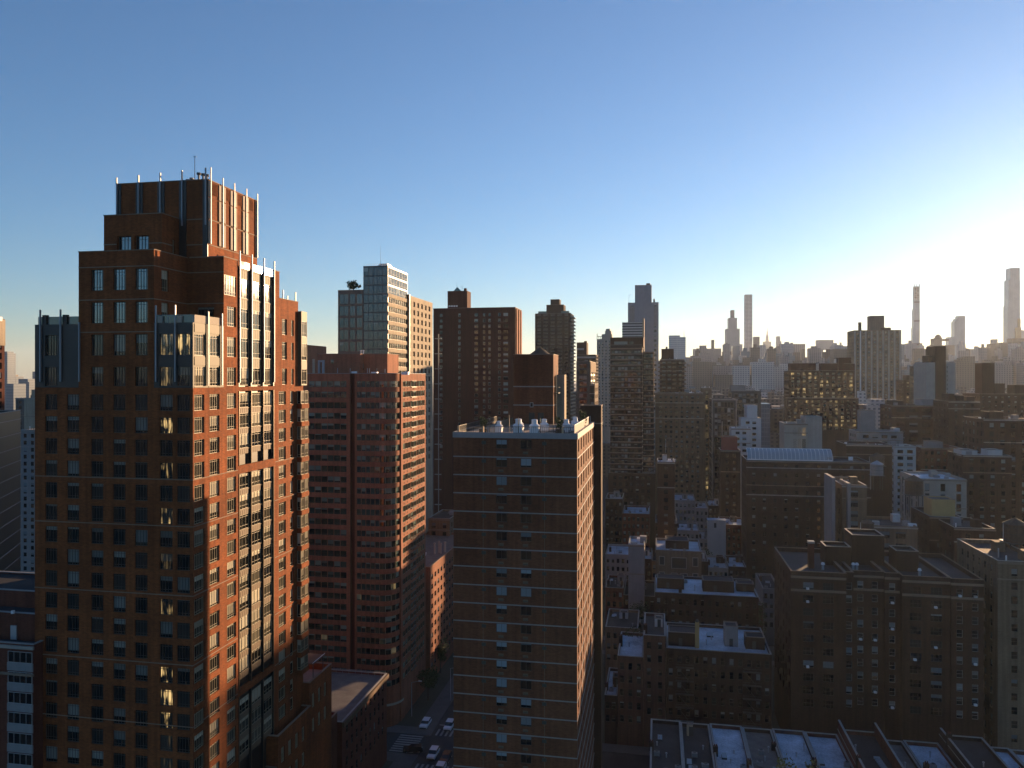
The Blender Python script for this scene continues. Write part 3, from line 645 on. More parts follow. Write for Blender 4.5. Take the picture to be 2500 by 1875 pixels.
# terrace rail with balusters
def baluster_rail(m, xa, ya, xb, yb, z, mat='metal_dark', h=1.25, gap=0.28):
    L = math.hypot(xb - xa, yb - ya); n = int(L / gap)
    m.tube((xa, ya, z + h), (xb, yb, z + h), 0.04, mat, 4); m.tube((xa, ya, z + 0.12), (xb, yb, z + 0.12), 0.03, mat, 4)
    for i in range(n + 1):
        x, y = xa + (xb - xa) * i / n, ya + (yb - ya) * i / n; m.box(x - 0.018, x + 0.018, y - 0.018, y + 0.018, z, z + h, mat)
zr = z3 - 0.25
b.part('terrace_rail', lambda m: (baluster_rail(m, -W3 + 0.5, 0.55, -0.5, 0.55, zr)))
b.part('terrace_rail', lambda m: (baluster_rail(m, -W3 + 0.5, 0.55, -W3 + 0.5, 30, zr)))
b.part('terrace_screen', lambda m: (m.box(-0.55, -0.45, 0.6, 24.5, zr + 0.1, zr + 1.55, 'concrete', True), m.box(-0.58, -0.42, 0.55, 25.0, zr + 1.55, zr + 1.63, 'steel', True), m.box(-0.56, -0.44, 28.6, 28.75, zr, zr + 1.6, 'steel')))
b.part('terrace_screen', lambda m: m.box(-W3 + 4.4, -W3 + 4.5, 14, 26, zr + 0.1, zr + 1.3, 'panel_tan', True))
for x in (-W3 + 0.6, -W3 * 0.765, -W3 * 0.118): b.part('rail_post', lambda m: m.box(x - 0.13, x + 0.13, 0.5, 0.85, zr, zr + 1.3, 'planter_clay'))
for x, y, hh in ((-13.6, 0.9, 2.4), (-9.2, 1.6, 2.6), (-5.75, 1.0, 2.6), (-4.4, 6, 2.6), (-11.3, 5, 2.8)): b.part('lamp_post', lambda m: m.box(x - 0.05, x + 0.05, y - 0.05, y + 0.05, zr, zr + hh, 'metal_dark'))
b.done()
# rooftop exhaust fans, benches and planters stand on the terrace
def root3(name, label, cat, x, y, z, group=None): return thing(name, label, cat, G(u3 + x, v3 + y, z), -TH, group)
zr3 = z3 - 0.24
fans = [(-13.2, 6.2, 0.85, 'small white exhaust fan on the terrace, first from the terrace corner with the clay post'), (-9.35, 2.4, 1.15, 'white two-tier exhaust fan near the rail, below the bulkhead on its left side'),
        (-6.95, 3.2, 1.1, 'white two-tier exhaust fan near the rail, below the bulkhead doors'), (-6.2, 8.5, 1.0, 'white exhaust fan half hidden behind the one below the bulkhead doors'),
        (-10.9, 12.0, 0.9, 'white exhaust fan in front of the tan screen, farthest back on the terrace'), (-2.55, 8.0, 1.0, 'white exhaust fan beside the bulkhead ladder, next to a clipped shrub'),
        (-1.55, 12.0, 1.0, 'white exhaust fan nearest the side screen of the terrace'), (-2.2, 18.0, 0.95, 'small white exhaust fan behind the two beside the bulkhead ladder')]
fan_src = None
for x, y, s_, lab in fans:
    r = root3('exhaust_fan', lab, 'exhaust fan', x, y, zr3, 'white exhaust fans on the roof terrace'); r.scale = (s_, s_, s_)
    if fan_src is None:
        m1 = MB(); m1.box(-0.62, 0.62, -0.62, 0.62, 0, 0.75, 'white_paint'); m1.box(-0.7, 0.7, -0.7, 0.7, 0.75, 0.85, 'white_paint', True)
        m2 = MB(); m2.cyl(0, 0, 0.85, 1.15, 0.62, 0.78, 'white_paint', 16); m2.cyl(0, 0, 1.15, 1.4, 0.78, 0.5, 'white_paint', 16)
        m3 = MB(); m3.cyl(0, 0, 1.4, 1.95, 0.42, 0.4, 'white_paint', 14); m3.cyl(0, 0, 1.95, 2.05, 0.5, 0.3, 'white_paint', 14)
        fan_src = [('curb', m1.mesh('curb')), ('hood', m2.mesh('hood')), ('motor_cap', m3.mesh('motor_cap'))]
    for nm, me in fan_src: add(nm, me, r)
def leaf_blob(rng, n, rad, size, mat, base=(0, 0, 0), shape=1.0):
    mb = MB(); i = mb.mi(mat)
    cl = [(rng.uniform(-.6, .6) * rad[0], rng.uniform(-.6, .6) * rad[1], rng.uniform(-.7, .75) * rad[2], rng.uniform(.3, .55)) for _ in range(14)]
    for _ in range(n):
        c = rng.choice(cl)
        while True:
            d = (rng.uniform(-1, 1), rng.uniform(-1, 1), rng.uniform(-1, 1)); q = sum(t * t for t in d)
            if q <= 1: break
        p = Vector((base[0] + c[0] + d[0] * rad[0] * c[3], base[1] + c[1] + d[1] * rad[1] * c[3], base[2] + c[2] + d[2] * rad[2] * c[3]))
        a = Vector((rng.gauss(0, 1), rng.gauss(0, 1), rng.gauss(0, 1))).normalized(); t = a.orthogonal().normalized(); s2 = a.cross(t); z = size * rng.uniform(.6, 1.4)
        mb.face([tuple(p - t * z), tuple(p + s2 * z * .6), tuple(p + t * z), tuple(p - s2 * z * .6)], mat)
    return mb
lr = random.Random(3)
for x, y, rr, hh, lab in ((-15.4, 4.5, 0.8, 1.9, 'dark clipped shrub in a planter by the terrace corner with the clay post'), (-3.3, 5.5, 0.75, 1.8, 'dark clipped shrub in a planter below the bulkhead ladder'),
                      (-0.9, 17.5, 0.9, 2.6, 'tall dark shrub in a planter beside the terrace side screen')):
    r = root3('planter_shrub', lab, 'shrub', x, y, zr3, 'planted shrubs on the roof terrace')
    m = MB(); m.box(-.55, .55, -.55, .55, 0, .6, 'wood_dark'); m.build('planter', r)
    leaf_blob(lr, 500, (rr, rr, hh / 2), 0.14, 'leaf_green', (0, 0, .6 + hh / 2)).build('foliage', r)
r = root3('roof_bench', 'low dark bench by the terrace front rail, left of the small table', 'bench', -5.0, 3.0, zr3)
m = MB(); m.box(-1.5, 1.5, -.3, .3, .42, .5, 'wood_dark', True); m.build('seat', r)
for x in (-1.3, 1.3):
    m = MB(); m.box(x - .06, x + .06, -.28, .28, 0, .42, 'metal_dark'); m.build('leg', r)
r = root3('roof_table', 'small white topped table with thin legs on the terrace front corner', 'table', -1.9, 3.0, zr3)
m = MB(); m.box(-.45, .45, -.45, .45, .68, .73, 'white_paint', True); m.build('table_top', r)
for x in (-.38, .38):
    for y in (-.38, .38): m = MB(); m.box(x - .03, x + .03, y - .03, y + .03, 0, .68, 'metal_dark'); m.build('leg', r)

# ------------------------------------------------------------------ pink tower with a rounded corner
u2, v2 = UV(979, 201.0); RC = 4.0; v2 -= RC + 0.3
T2 = Bld('rounded_tower', 'pink brick apartment tower with a rounded corner and ribbon windows', u2, v2, limit=300); b = T2
zt2 = 91.0; FH = 2.75; nf2 = 29; yend = b.ly(1039); PZ = 2.0
rows = [(zt2 - PZ - 1.55 - FH * k, zt2 - PZ - FH * k) for k in range(nf2)][::-1]
z0r = rows[0][0] - 0.9
x931, xg1, xg0, xw0, xw1 = -RC - 0.3, b.lx(866), b.lx(855), b.lx(753), b.lx(846)
XL = b.lx(470)  # unseen left end, lengthened to shade the block at the left edge
def cuts(a, c, n, g=0.06): w_ = (c - a) / n; return [(a + i * w_ + g / 2, a + (i + 1) * w_ - g / 2) for i in range(n)]
# left front, groove, right front
b.facade('F', XL, 0, xg0 - XL, 0, zt2, 'brick_pink', [(z0r, zt2, cuts(xw0 - XL, xw1 - XL, 6), rows, 0.22, 'ribbon')])
b.wall.face([(xg0, 0, 0), (xg0, 1.2, 0), (xg0, 1.2, zt2), (xg0, 0, zt2)], 'brick_maroon'); b.wall.face([(xg0, 1.2, 0), (xg1, 1.2, 0), (xg1, 1.2, zt2), (xg0, 1.2, zt2)], 'brick_maroon'); b.wall.face([(xg1, 0, 0), (xg1, 1.2, 0), (xg1, 1.2, zt2), (xg1, 0, zt2)], 'brick_maroon')
xR0 = xg1; Lf = x931 - xR0
b.facade('F', xR0, 0, Lf, 0, zt2, 'brick_pink', [(z0r, zt2, cuts(0.5, Lf - 0.02, 5), rows, 0.22, 'ribbon')])
# rounded corner, window band on each floor
NA = 12
def arc(i, r): a = -math.pi / 2 + (math.pi / 2) * i / NA; return (x931 + r * math.cos(a), RC + r * math.sin(a))
cw = MB(); bands = [(0, rows[0][0])] + [(rows[i][1], rows[i + 1][0]) for i in range(len(rows) - 1)] + [(rows[-1][1], zt2)]
for i in range(NA):
    (xa, ya), (xb, yb) = arc(i, RC), arc(i + 1, RC); (xc, yc), (xd, yd) = arc(i, RC - .25), arc(i + 1, RC - .25)
    for z0, z1 in bands:
        cw.face([(xa, ya, z0), (xb, yb, z0), (xb, yb, z1), (xa, ya, z1)], 'brick_pink')
        cw.face([(xa, ya, z0), (xb, yb, z0), (xd, yd, z0), (xc, yc, z0)], 'brick_pink'); cw.face([(xa, ya, z1), (xb, yb, z1), (xd, yd, z1), (xc, yc, z1)], 'brick_pink')
cw.build('corner_wall', b.root)
cm = MB()
for i in range(0, NA, 3):
    for j in range(3):
        (xa, ya), (xb, yb) = arc(i + j, RC - .22), arc(i + j + 1, RC - .22)
        cm.face([(xa - x931, ya, 0), (xb - x931, yb, 0), (xb - x931, yb, 1.55), (xa - x931, ya, 1.55)], 'glass_green', (i * .17, (0, 0, 1, 1)))
    (xa, ya), (xb, yb) = arc(i, RC - .2), arc(i, RC - .28)
    cm.box(min(xa, xb) - x931 - .03, max(xa, xb) - x931 + .03, min(ya, yb) - .03, max(ya, yb) + .03, 0, 1.55, 'frame_cream')
cm.box(-.03, .03, .16, .22, .3, .35, 'frame_cream')
cme = cm.mesh('corner_window')
for r in rows: add('corner_window', cme, b.root, (x931, 0, r[0]))
# slot and sunny side
ys = RC + 0.02
b.wall.face([(x931 + RC, ys, 0), (-0.75, ys, 0), (-0.75, ys, zt2 + .3), (x931 + RC, ys, zt2 + .3)], 'brick_maroon')
b.wall.face([(-0.75, ys, 0), (-0.75, ys + .45, 0), (-0.75, ys + .45, zt2 + .3), (-0.75, ys, zt2 + .3)], 'brick_maroon')
y0 = ys + .45; LR = yend - y0
b.wall.face([(-0.75, y0, 0), (0, y0, 0), (0, y0, zt2), (-0.75, y0, zt2)], 'brick_pink')
b.facade('R', 0, y0, LR, 0, zt2, 'brick_pink', [(z0r, zt2, cuts(1.3, LR * .36, 3) + cuts(LR * .36 + .1, LR * .60, 2) + cuts(LR * .60 + .1, LR - .9, 4), rows, 0.2, 'ribbon_s')])
bay = MB(); bay.box(0.0, 0.32, 0, LR * .2, -.22, -.02, 'metal_dark', True); bay.box(.0, .3, LR * .01, LR * .19, 1.5, 1.58, 'metal_dark', True)
bm_ = bay.mesh('bay_ledge')
for r in rows: add('bay_ledge', bm_, b.root, (0.01, y0 + LR * .37, r[0]))
for i, r in enumerate(rows[1:-1]):
    if i > 8:
        for yy in (.1, .22, .47, .68, .82): b.part('wall_grille', lambda m: m.box(.003, .03, y0 + yy * LR, y0 + yy * LR + .7, r[1] + .35, r[1] + .85, 'brick_red', True))
b.facade('K', 0, yend, -XL, 0, zt2, 'brick_pink', []); b.facade('L', XL, yend, yend, 0, zt2, 'brick_pink', [])
pts = [(XL, 0.0), (xg0, 0.0), (xg0, 1.2), (xg1, 1.2), (xg1, 0)] + [arc(i, RC) for i in range(NA + 1)] + [(-0.75, ys), (-0.75, y0), (0, y0), (0, yend), (XL, yend)]
m = MB(); m.face([(x, y, zt2 - .35) for x, y in pts], 'roof_pale'); m.build('roof', b.root)
b.part('coping', lambda m: [m.tube((p[0], p[1], zt2), (q[0], q[1], zt2), .09, 'white_band', 4) for p, q in zip(pts[:-1], pts[1:])])
zr2 = zt2 - .35
for (pa, pb, py, yy, dp) in ((776, 879, 864.5, 7.0, 6.5), (879, 946, 864.5, 10.0, 9.0)):
    xa, xb = b.lx(pa, yy), b.lx(pb, yy); zz = b.z(py, xa, yy)
    b.blk(xa, xb - .01, yy, yy + dp, zr2, zz, 'brick_pink', par=.2, roof='roof_tar', cope='coping_dark', F=[(zr2, zz, [((xb - xa) * .3, (xb - xa) * .38)], [(zz - 2.6, zz - 1.5)], .2, 'plain')] if pa < 800 else [],
          Rr=[(zr2, zz, [(2.0, 3.0)], [(zr2 + 1.4, zr2 + 3.0)], .2, 'plain')] if pa < 800 else [])
for px, yy, w_, h_, nm in ((776, 5.0, 1.7, 3.4, 'duct'), (858, 3.5, 1.2, .9, 'vent_box'), (906, 3.2, 1.6, .75, 'vent_box'), (988, 3.0, .9, .8, 'vent_box'), (980, 2.8, 1.2, .7, 'vent_box')):
    x = b.lx(px, yy); b.part(nm, (lambda m: (m.box(x, x + .5, yy, yy + .6, zr2, zr2 + h_, 'grey_paint'), m.box(x, x + w_, yy, yy + .6, zr2 + h_, zr2 + h_ + .5, 'grey_paint', True), m.box(x + w_ - .5, x + w_, yy, yy + .6, zr2, zr2 + h_, 'grey_paint'))) if nm == 'duct' else (lambda m: m.box(x, x + w_, yy, yy + 1.0, zr2, zr2 + h_, 'white_paint')))
for px, yy, h_ in ((766, 4, 4.2), (902, 4, 1.7), (897, 4, 1.7), (920, 4, 1.7), (940, 4, 1.5), (855, 3, 1.7), (824, 3, 1.8)):
    x = b.lx(px, yy); b.part('vent_pipe', lambda m: m.cyl(x, yy, zr2, zr2 + h_, .35 if px == 766 else .09, .35 if px == 766 else .09, 'brick_cream' if px in (766, 920) else 'grey_paint', 8))
for px in (881, 887): x = b.lx(px, 8); zz = b.z(864, x, 8); b.part('vent_pipe', lambda m: (m.cyl(x, 8, zz, zz + .8, .14, .14, 'white_paint', 8), m.cyl(x, 8, zz + .8, zz + 1.0, .3, .3, 'white_paint', 8)))
b.part('street_canopy', lambda m: [m.face([(*arc(i, RC + 1.2), 6), (*arc(i + 1, RC + 1.2), 6), (*arc(i + 1, RC + 1.2), 6.6), (*arc(i, RC + 1.2), 6.6)], 'concrete_pale') for i in range(NA)])
b.done()

# ------------------------------------------------------------------ low brick building beyond the pink tower
u, v = UV(1050, 226.0); b = Bld('avenue_building', 'lower red-brown brick building beside the rounded tower, chimneys on its roof', u, v, limit=120)
zt = b.z(1385); D = b.ly(1150)
b.blk(-16, 0, 0, D, 0, zt, 'brick_pink', roof='roof_gravel', cope='stone_belt', par=.8, Rr=seg(D, 0, zt, 3.3, 2.9, 1.9, 1.5, 'sash', top=2.6, sill=2))
for x, y, hh in ((-4.5, 20, 3.2), (-3.6, 22, 3.4), (-2.7, 21, 3.0), (-1.9, 23, 3.0)): b.part('chimney', lambda m: (m.cyl(x, y, zt - .8, zt + hh - .8, .3, .3, 'concrete', 8), m.cyl(x, y, zt + hh - .8, zt + hh - .4, .38, .38, 'concrete_pale', 8)))
b.part('curved_duct', lambda m: [m.tube((-6 + .9 * math.sin(i * .35), 12 + i * .1, zt - .8 + 2.2 * i / 5), (-6 + .9 * math.sin((i + 1) * .35), 12 + (i + 1) * .1, zt - .8 + 2.2 * (i + 1) / 5), .2, 'white_paint') for i in range(5)])
b.part('mast', lambda m: m.cyl(-4.8, 9, zt - .8, zt + 3.2, .05, .05, 'steel', 6))
b.done()
# ------------------------------------------------------------------ beige and glass tower
u5, v5 = UV(947, 256.0); b = Bld('glass_tower', 'tall beige office tower with green glass front and banded sunny side', u5, v5, limit=300)
z5 = b.z(649); zl = b.z(707.5, -8); zm = b.z(720, 0, 20)
xl, xs = b.lx(824), b.lx(908); ym, ye = b.ly(995), b.ly(1056)
FH = 3.05
def floors(zt, n, wh, first=1.2): return [(zt - first - wh - FH * k, zt - first - FH * k) for k in range(n)][::-1]
xq = b.lx(887)
b.blk(xq, 0, 0, ym, 0, z5, 'metal_dark', par=.3, roof='roof_pale', cope='metal_dark',
      F=[(60, z5, cuts(.15, (-xq) * .55, 4, .08), floors(z5, 16, 2.7, .4), .06, 'curtain'), ] if False else [(58, z5 - .2, cuts(.12, -xq - .12, 5, .12), floors(z5, 20, 2.7, .35), .06, 'curtain')],
      Rr=[(58, z5 - 10, cuts(.5, ym - .6, 9, .1), floors(z5, 20, 1.75, 1.15), .22, 'tanrib'), (z5 - 10, z5, cuts(.15, ym - .2, 7, .06), floors(z5, 3, 2.6, .4), .05, 'curtain')], L=[(zl, z5, cuts(.2, ym - .4, 6, .1), floors(z5, 3, 2.6, .4), .06, 'curtain')])
for k in range(3, 21):
    zz = z5 - 1.15 - FH * k + .03
    b.part('floor_band', lambda m: m.box(.003, .12, .05, ym - .05, zz, zz + 1.22, 'brick_cream', True))
b.blk(xl, xq - .004, .4, ym, 0, zl, 'panel_bronze', par=.5, roof='deck_tile', cope='panel_bronze',
      F=[(58, zl, cuts(.5, (xq - xl) * .40, 2, .12) + cuts((xq - xl) * .46, (xq - xl) * .66, 1) + cuts((xq - xl) * .72, (xq - xl) * .94, 1), [(zl - 1.3 - 3.2 - 4.0 * k, zl - 1.3 - 4.0 * k) for k in range(14)], .14, 'curtain')])
b.part('side_fin', lambda m: m.box(.003, .7, ym - .1, ym + 1.0, 40, zm + .2, 'panel_bronze', True))
b.blk(xl, -.004, ym + .004, ye, 0, zm, 'brick_cream', par=.8, roof='roof_pale', cope='coping',
      Rr=[(50, zm, [(1.6 + i * (ye - ym - 2.2) / 6, 1.6 + i * (ye - ym - 2.2) / 6 + 2.3) for i in range(6)], floors(zm, 20, 1.9, 1.7), .35, 'tanpair')])
for yy in (b.ly(1058),):
    b.part('edge_mast', lambda m: ([m.box(.9, 1.2, yy + 3.6, yy + 3.9, 20, zm - 12, 'concrete_bluegrey')], [m.box(-.5, 2.2, yy + 3.4, yy + 4.1, zm - 14 - 3.05 * 2 * k, zm - 13.7 - 3.05 * 2 * k, 'concrete_bluegrey', True) for k in range(14)]))
b.part('cooling_unit', lambda m: (m.box(-6.5, -3, 8, 13, z5 - .3, z5 + 1.6, 'white_paint'), m.box(-6.2, -3.3, 8.5, 12.5, z5 + 1.6, z5 + 2.1, 'steel')))
b.part('roof_rail', lambda m: baluster_rail(m, xq + .5, .6, -.5, .6, z5 - .3, 'steel', 1.1, .8))
b.part('mast', lambda m: m.cyl(-4.8, 6, z5, z5 + 8.2, .05, .03, 'steel', 6)); b.part('mast', lambda m: m.cyl(xq + 4, 5, z5, z5 + 1.6, .09, .09, 'steel', 6))
b.done()
for x, yy, rr, hh, lab in ((b.lx(863, 3), 3.0, 2.6, 3.2, 'bushy dark roof tree on the low left wing of the glass tower'), (b.lx(900, 3), 3.0, 1.3, 2.2, 'small dark roof tree beside the glass wall of the beige tower')):
    r = thing('roof_tree', lab, 'tree', G(u5 + x, v5 + yy, zl - .5)); m = MB(); m.cyl(0, 0, 0, 2.2, .14, .08, 'bark', 6); m.build('trunk', r)
    leaf_blob(lr, 700, (rr, rr * .8, hh / 2), .3, 'leaf_green', (0, 0, 1.2 + hh / 2)).build('crown', r)
# ------------------------------------------------------------------ maroon tower
u4, v4 = UV(1258, 369.0); b = Bld('maroon_tower', 'tall maroon brick slab with a square bulkhead and scattered bright windows', u4, v4, limit=300)
z4 = b.z(750); xl = b.lx(1058); ye = b.ly(1273.6)
L = -xl
def X4(cx): return b.lx(720 + cx * .3526) - xl
cl = [(X4(1003), X4(1022)), (X4(1132), X4(1147)), (X4(1243), X4(1268)), (X4(1302), X4(1318)), (X4(1340), X4(1355)), (X4(1407), X4(1424)), (X4(1443), X4(1476))]
rw = [(z4 - 2.6 - 1.6 - 2.78 * k, z4 - 2.6 - 2.78 * k) for k in range(26)][::-1]
b.blk(xl, 0, 0, ye, 0, z4, 'brick_maroon', par=.7, cope='coping', F=[(z4 - 2.78 * 27, z4, cl, rw, .2, lambda c, r: ('pair' if c[1] - c[0] > 2.0 else 'sashw') if R.random() < .75 or c[0] > L * .7 else 'sash')])
b.part('corner_pier', lambda m: [m.box(.003, .5, ye * f, ye * f + 3.0, 20, z4 - .8, 'brick_pink', True) for f in (.08, .42, .72)])
h0, h1 = b.lx(1092), b.lx(1140); zb = b.z(711, h0)
b.blk(h0, h1, .5, 8, z4 - .7, zb, 'brick_maroon', par=.4, cope='coping_dark'); b.part('bulkhead_cap', lambda m: m.cyl(h0 + 4, 4, zb, zb + 2.4, 2.4, .05, 'copper_green', 4))
b.part('bulkhead_vents', lambda m: [m.box(h0 + .6 + i * 1.2, h0 + 1.5 + i * 1.2, .3, .49, z4 + .8, z4 + 1.4, 'white_paint', True) for i in range(4)])
b.part('chimney', lambda m: m.box(h1 - 1.8, h1 - .6, 1, 2.4, zb, zb + 1.4, 'brick_maroon')); b.part('mast', lambda m: [m.cyl(h0 + x, 3, zb, zb + hh, .06, .04, 'metal_dark', 5) for x, hh in ((4, 4.6), (6.2, 3), (7, 3.2))])
b.done()
# ------------------------------------------------------------------ towers of the middle distance
far_wall('far_brown', (0.15, 0.125, 0.105), (0.05, 0.047, 0.045))
far_wall('far_grey', (0.26, 0.25, 0.25), (0.08, 0.085, 0.09))
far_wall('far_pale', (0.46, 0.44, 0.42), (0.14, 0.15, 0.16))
far_wall('far_slab', (0.26, 0.25, 0.25), (0.14, 0.14, 0.145), pu=6.0, fu=0.45, pz=400, fz=0.99)
far_wall('far_glass', (0.16, 0.20, 0.24), (0.10, 0.14, 0.18), pu=1.6, pz=3.8, fz=0.8, fu=0.85, rough=0.2, spec=0.7)
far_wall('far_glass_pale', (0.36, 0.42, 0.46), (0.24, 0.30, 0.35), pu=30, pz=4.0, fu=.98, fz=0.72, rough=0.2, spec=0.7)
far_wall('far_white_grid', (0.62, 0.61, 0.60), (0.10, 0.12, 0.14), pu=4.7, pz=4.7, fu=0.62, fz=0.62)
far_wall('far_stripe', (0.46, 0.45, 0.45), (0.06, 0.065, 0.075), pu=500, pz=3.3, fu=0.999, fz=0.55)
far_wall('far_gold', (0.42, 0.30, 0.15), (0.16, 0.11, 0.06))
def simple(name, label, pxl, pxr, py, Y, lv, mat, win=None, roof='roof_tar', par=0.8, limit=0, bulk=(), cope='coping', cat='building', z0=0.0, done=True, group=None, dep=0.2):
    v = UV((pxl + pxr) / 2, Y)[1]; ua, ub = Uof(pxl, v), Uof(pxr, v)
    b = Bld(name, label, ub, v, cat, group, limit); w_ = ub - ua; zt = Zof(py, (ua + ub) / 2, v); b.w = w_; b.zt = zt; b.lv = lv
    sp = lambda L: seg(L, max(z0, zt - 95 if Y > 300 else zt - 60), zt, *win[:4], win[4], dep=dep, **(win[5] if len(win) > 5 else {})) if win else ()
    right = pxr < 1605
    b.blk(-w_, 0, 0, lv, 0, zt, mat, roof=roof, par=par, cope=cope, F=sp(w_), Rr=sp(lv) if right else (), L=() if right else sp(lv))
    for bk in bulk:
        x0, x1, y0, y1, h, m_ = bk
        b.blk(-w_ + x0 * w_, -w_ + x1 * w_, y0 * lv, y1 * lv, zt - par, zt + h, m_, par=.25, cope='coping_dark', roof='roof_tar')
    if Y < 520 and mat not in ('metal_dark', 'metal_black'):
        cr = random.Random(int(pxl * 7 + pxr)); zr_ = zt - par
        b.part('cornice', lambda m: [m.box(-w_ - .12, .12, -.28, -.012, zz, zz + hh, cr.choice(['stone_belt', 'coping', 'limestone', 'coping_dark']), True) for zz, hh in ((zt - .62, .42), (zt - cr.choice([4.2, 7.4, 10.1]), .3))])
        for _ in range(int(min(9, 2 + w_ / 4))):
            x, y, k = -w_ + cr.uniform(.06, .92) * w_, cr.uniform(.06, .8) * lv, cr.random()
            if k < .4: b.part('vent_pipe', lambda m: (m.cyl(x, y, zr_, zr_ + cr.uniform(.9, 2.6), .16, .16, cr.choice(['steel', 'metal_dark', 'white_paint']), 6)))
            elif k < .75: b.part('air_unit', lambda m: m.box(x, x + cr.uniform(.9, 2.4), y, y + cr.uniform(.8, 1.8), zr_, zr_ + cr.uniform(.6, 1.5), cr.choice(['white_paint', 'grey_paint', 'stucco_grey', 'steel'])))
            else: b.part('roof_hatch', lambda m: m.box(x, x + 2.2, y, y + 2.6, zr_, zr_ + 2.3, cr.choice([mat, 'stucco_grey', 'stucco_white'])))
    return b.done() and b if done else b
def box_on(b, pxl, pxr, py, y0, y1, zb, mat, name=None, **k):
    x0, x1 = b.lx(pxl, y0), b.lx(pxr, y0); zt = b.z(py, (x0 + x1) / 2, y0)
    b.blk(x0, x1, y0, y1, zb, zt, mat, **k); return x0, x1, zt
# balcony tower with stepped bulkhead
b = simple('balcony_tower', 'grey-brown balcony tower with a stepped bulkhead and sunlit rounded edge', 1307, 1393, 765, 600, 24, 'brick_grey', (3.6, 2.8, 2.6, 1.5, 'plain'), done=False, dep=.5)
for k in range(30): zz = b.zt - 2.2 - 2.8 * k; b.part('balcony', lambda m: (m.box(-b.w - .1, .1, -1.1, -.01, zz - 1.0, zz - .05, 'brick_umber', True), m.prism([(0.01, -1.1), (1.2, -.9), (1.6, 1.5), (1.7, 6), (1.7, 22), (.01, 22)], zz - 1.0, zz - .05, 'concrete_pale')))
b.part('pier', lambda m: [m.box(-b.w + b.w * f - .9, -b.w + b.w * f + .9, -1.25, -1.11, 30, b.zt - .3, 'brick_umber', True) for f in (.03, .2, .4, .6, .8, .97)])
x0, x1, zz = box_on(b, 1334, 1376, 744, 4, 18, b.zt - .8, 'brick_umber', par=.3); box_on(b, 1344, 1366, 731, 6, 15, zz - .3, 'brick_umber', par=.3)
b.part('roof_conservatory', lambda m: [m.box(b.lx(p, 2), b.lx(q, 2), 2, 9, b.zt - .8, b.zt + 1.9, 'copper_green') for p, q in ((1314, 1333), (1370, 1388))]); b.done()
# dark pair beside it
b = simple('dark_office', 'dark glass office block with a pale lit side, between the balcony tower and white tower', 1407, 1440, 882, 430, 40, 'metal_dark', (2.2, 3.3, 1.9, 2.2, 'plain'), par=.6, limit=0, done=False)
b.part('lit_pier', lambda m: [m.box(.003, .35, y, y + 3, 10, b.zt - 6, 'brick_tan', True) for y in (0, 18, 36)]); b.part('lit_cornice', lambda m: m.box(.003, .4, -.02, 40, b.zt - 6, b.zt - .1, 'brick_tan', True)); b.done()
b = simple('dark_apartment', 'dark apartment tower with pale roof bands, behind the dark office block', 1408, 1455, 866, 700, 26, 'brick_umber', (4, 3.0, 3.2, 1.5, 'plain'), done=False, dep=.3)
x0, x1, zz = box_on(b, 1408, 1432, 836, 2, 20, b.zt - .8, 'brick_umber', par=.6); b.part('roof_band', lambda m: (m.box(x0 - .1, x1 + .1, 1.85, 1.99, zz - 7, zz - 5.2, 'white_band', True), m.box(-b.w, .1, -.15, -.01, b.zt - 3.2, b.zt - 1.6, 'white_band', True)))
b.part('chimney', lambda m: m.box(x1 - 2.2, x1 + .2, 1, 6, b.zt, zz + 1.2, 'brick_umber')); b.done()
b = simple('slim_brown_block', 'slim brown block with a sunlit edge, low between the dark office and terrace tower', 1440, 1452, 938, 330, 20, 'brick_brown', (3, 3, 1.3, 1.6, 'plain'))
simple('small_tan_block', 'small tan brick block rising behind the lower red-brown brick building', 1046, 1098, 1266, 275, 18, 'brick_tan', (4, 3, 1.4, 1.8, 'plain'), par=.5)
# white ornate tower
b = simple('white_ornate_tower', 'pale stone art-deco tower with stepped crown and corner loggia', 1457, 1494, 828, 820, 26, 'limestone', (3.6, 3.2, 1.3, 1.9, 'plain'), done=False)
x0, x1, zz = box_on(b, 1469, 1494, 816, 2, 22, b.zt - .8, 'limestone', par=.4); x0, x1, zz = box_on(b, 1477, 1492, 808, 4, 20, zz - .4, 'limestone', par=.4); box_on(b, 1479, 1489, 803, 6, 18, zz - .4, 'limestone', par=.4)
b.part('loggia', lambda m: ([m.box(-b.w + i * 1.9, -b.w + i * 1.9 + .5, .1, .6, b.zt, b.zt + 2.6, 'limestone') for i in range(4)], m.box(-b.w, -b.w + 6.2, .1, .6, b.zt + 2.6, b.zt + 3.2, 'limestone', True), m.box(-b.w, -b.w + .7, .1, .7, b.zt + 3.2, b.zt + 6, 'limestone'))); b.done()
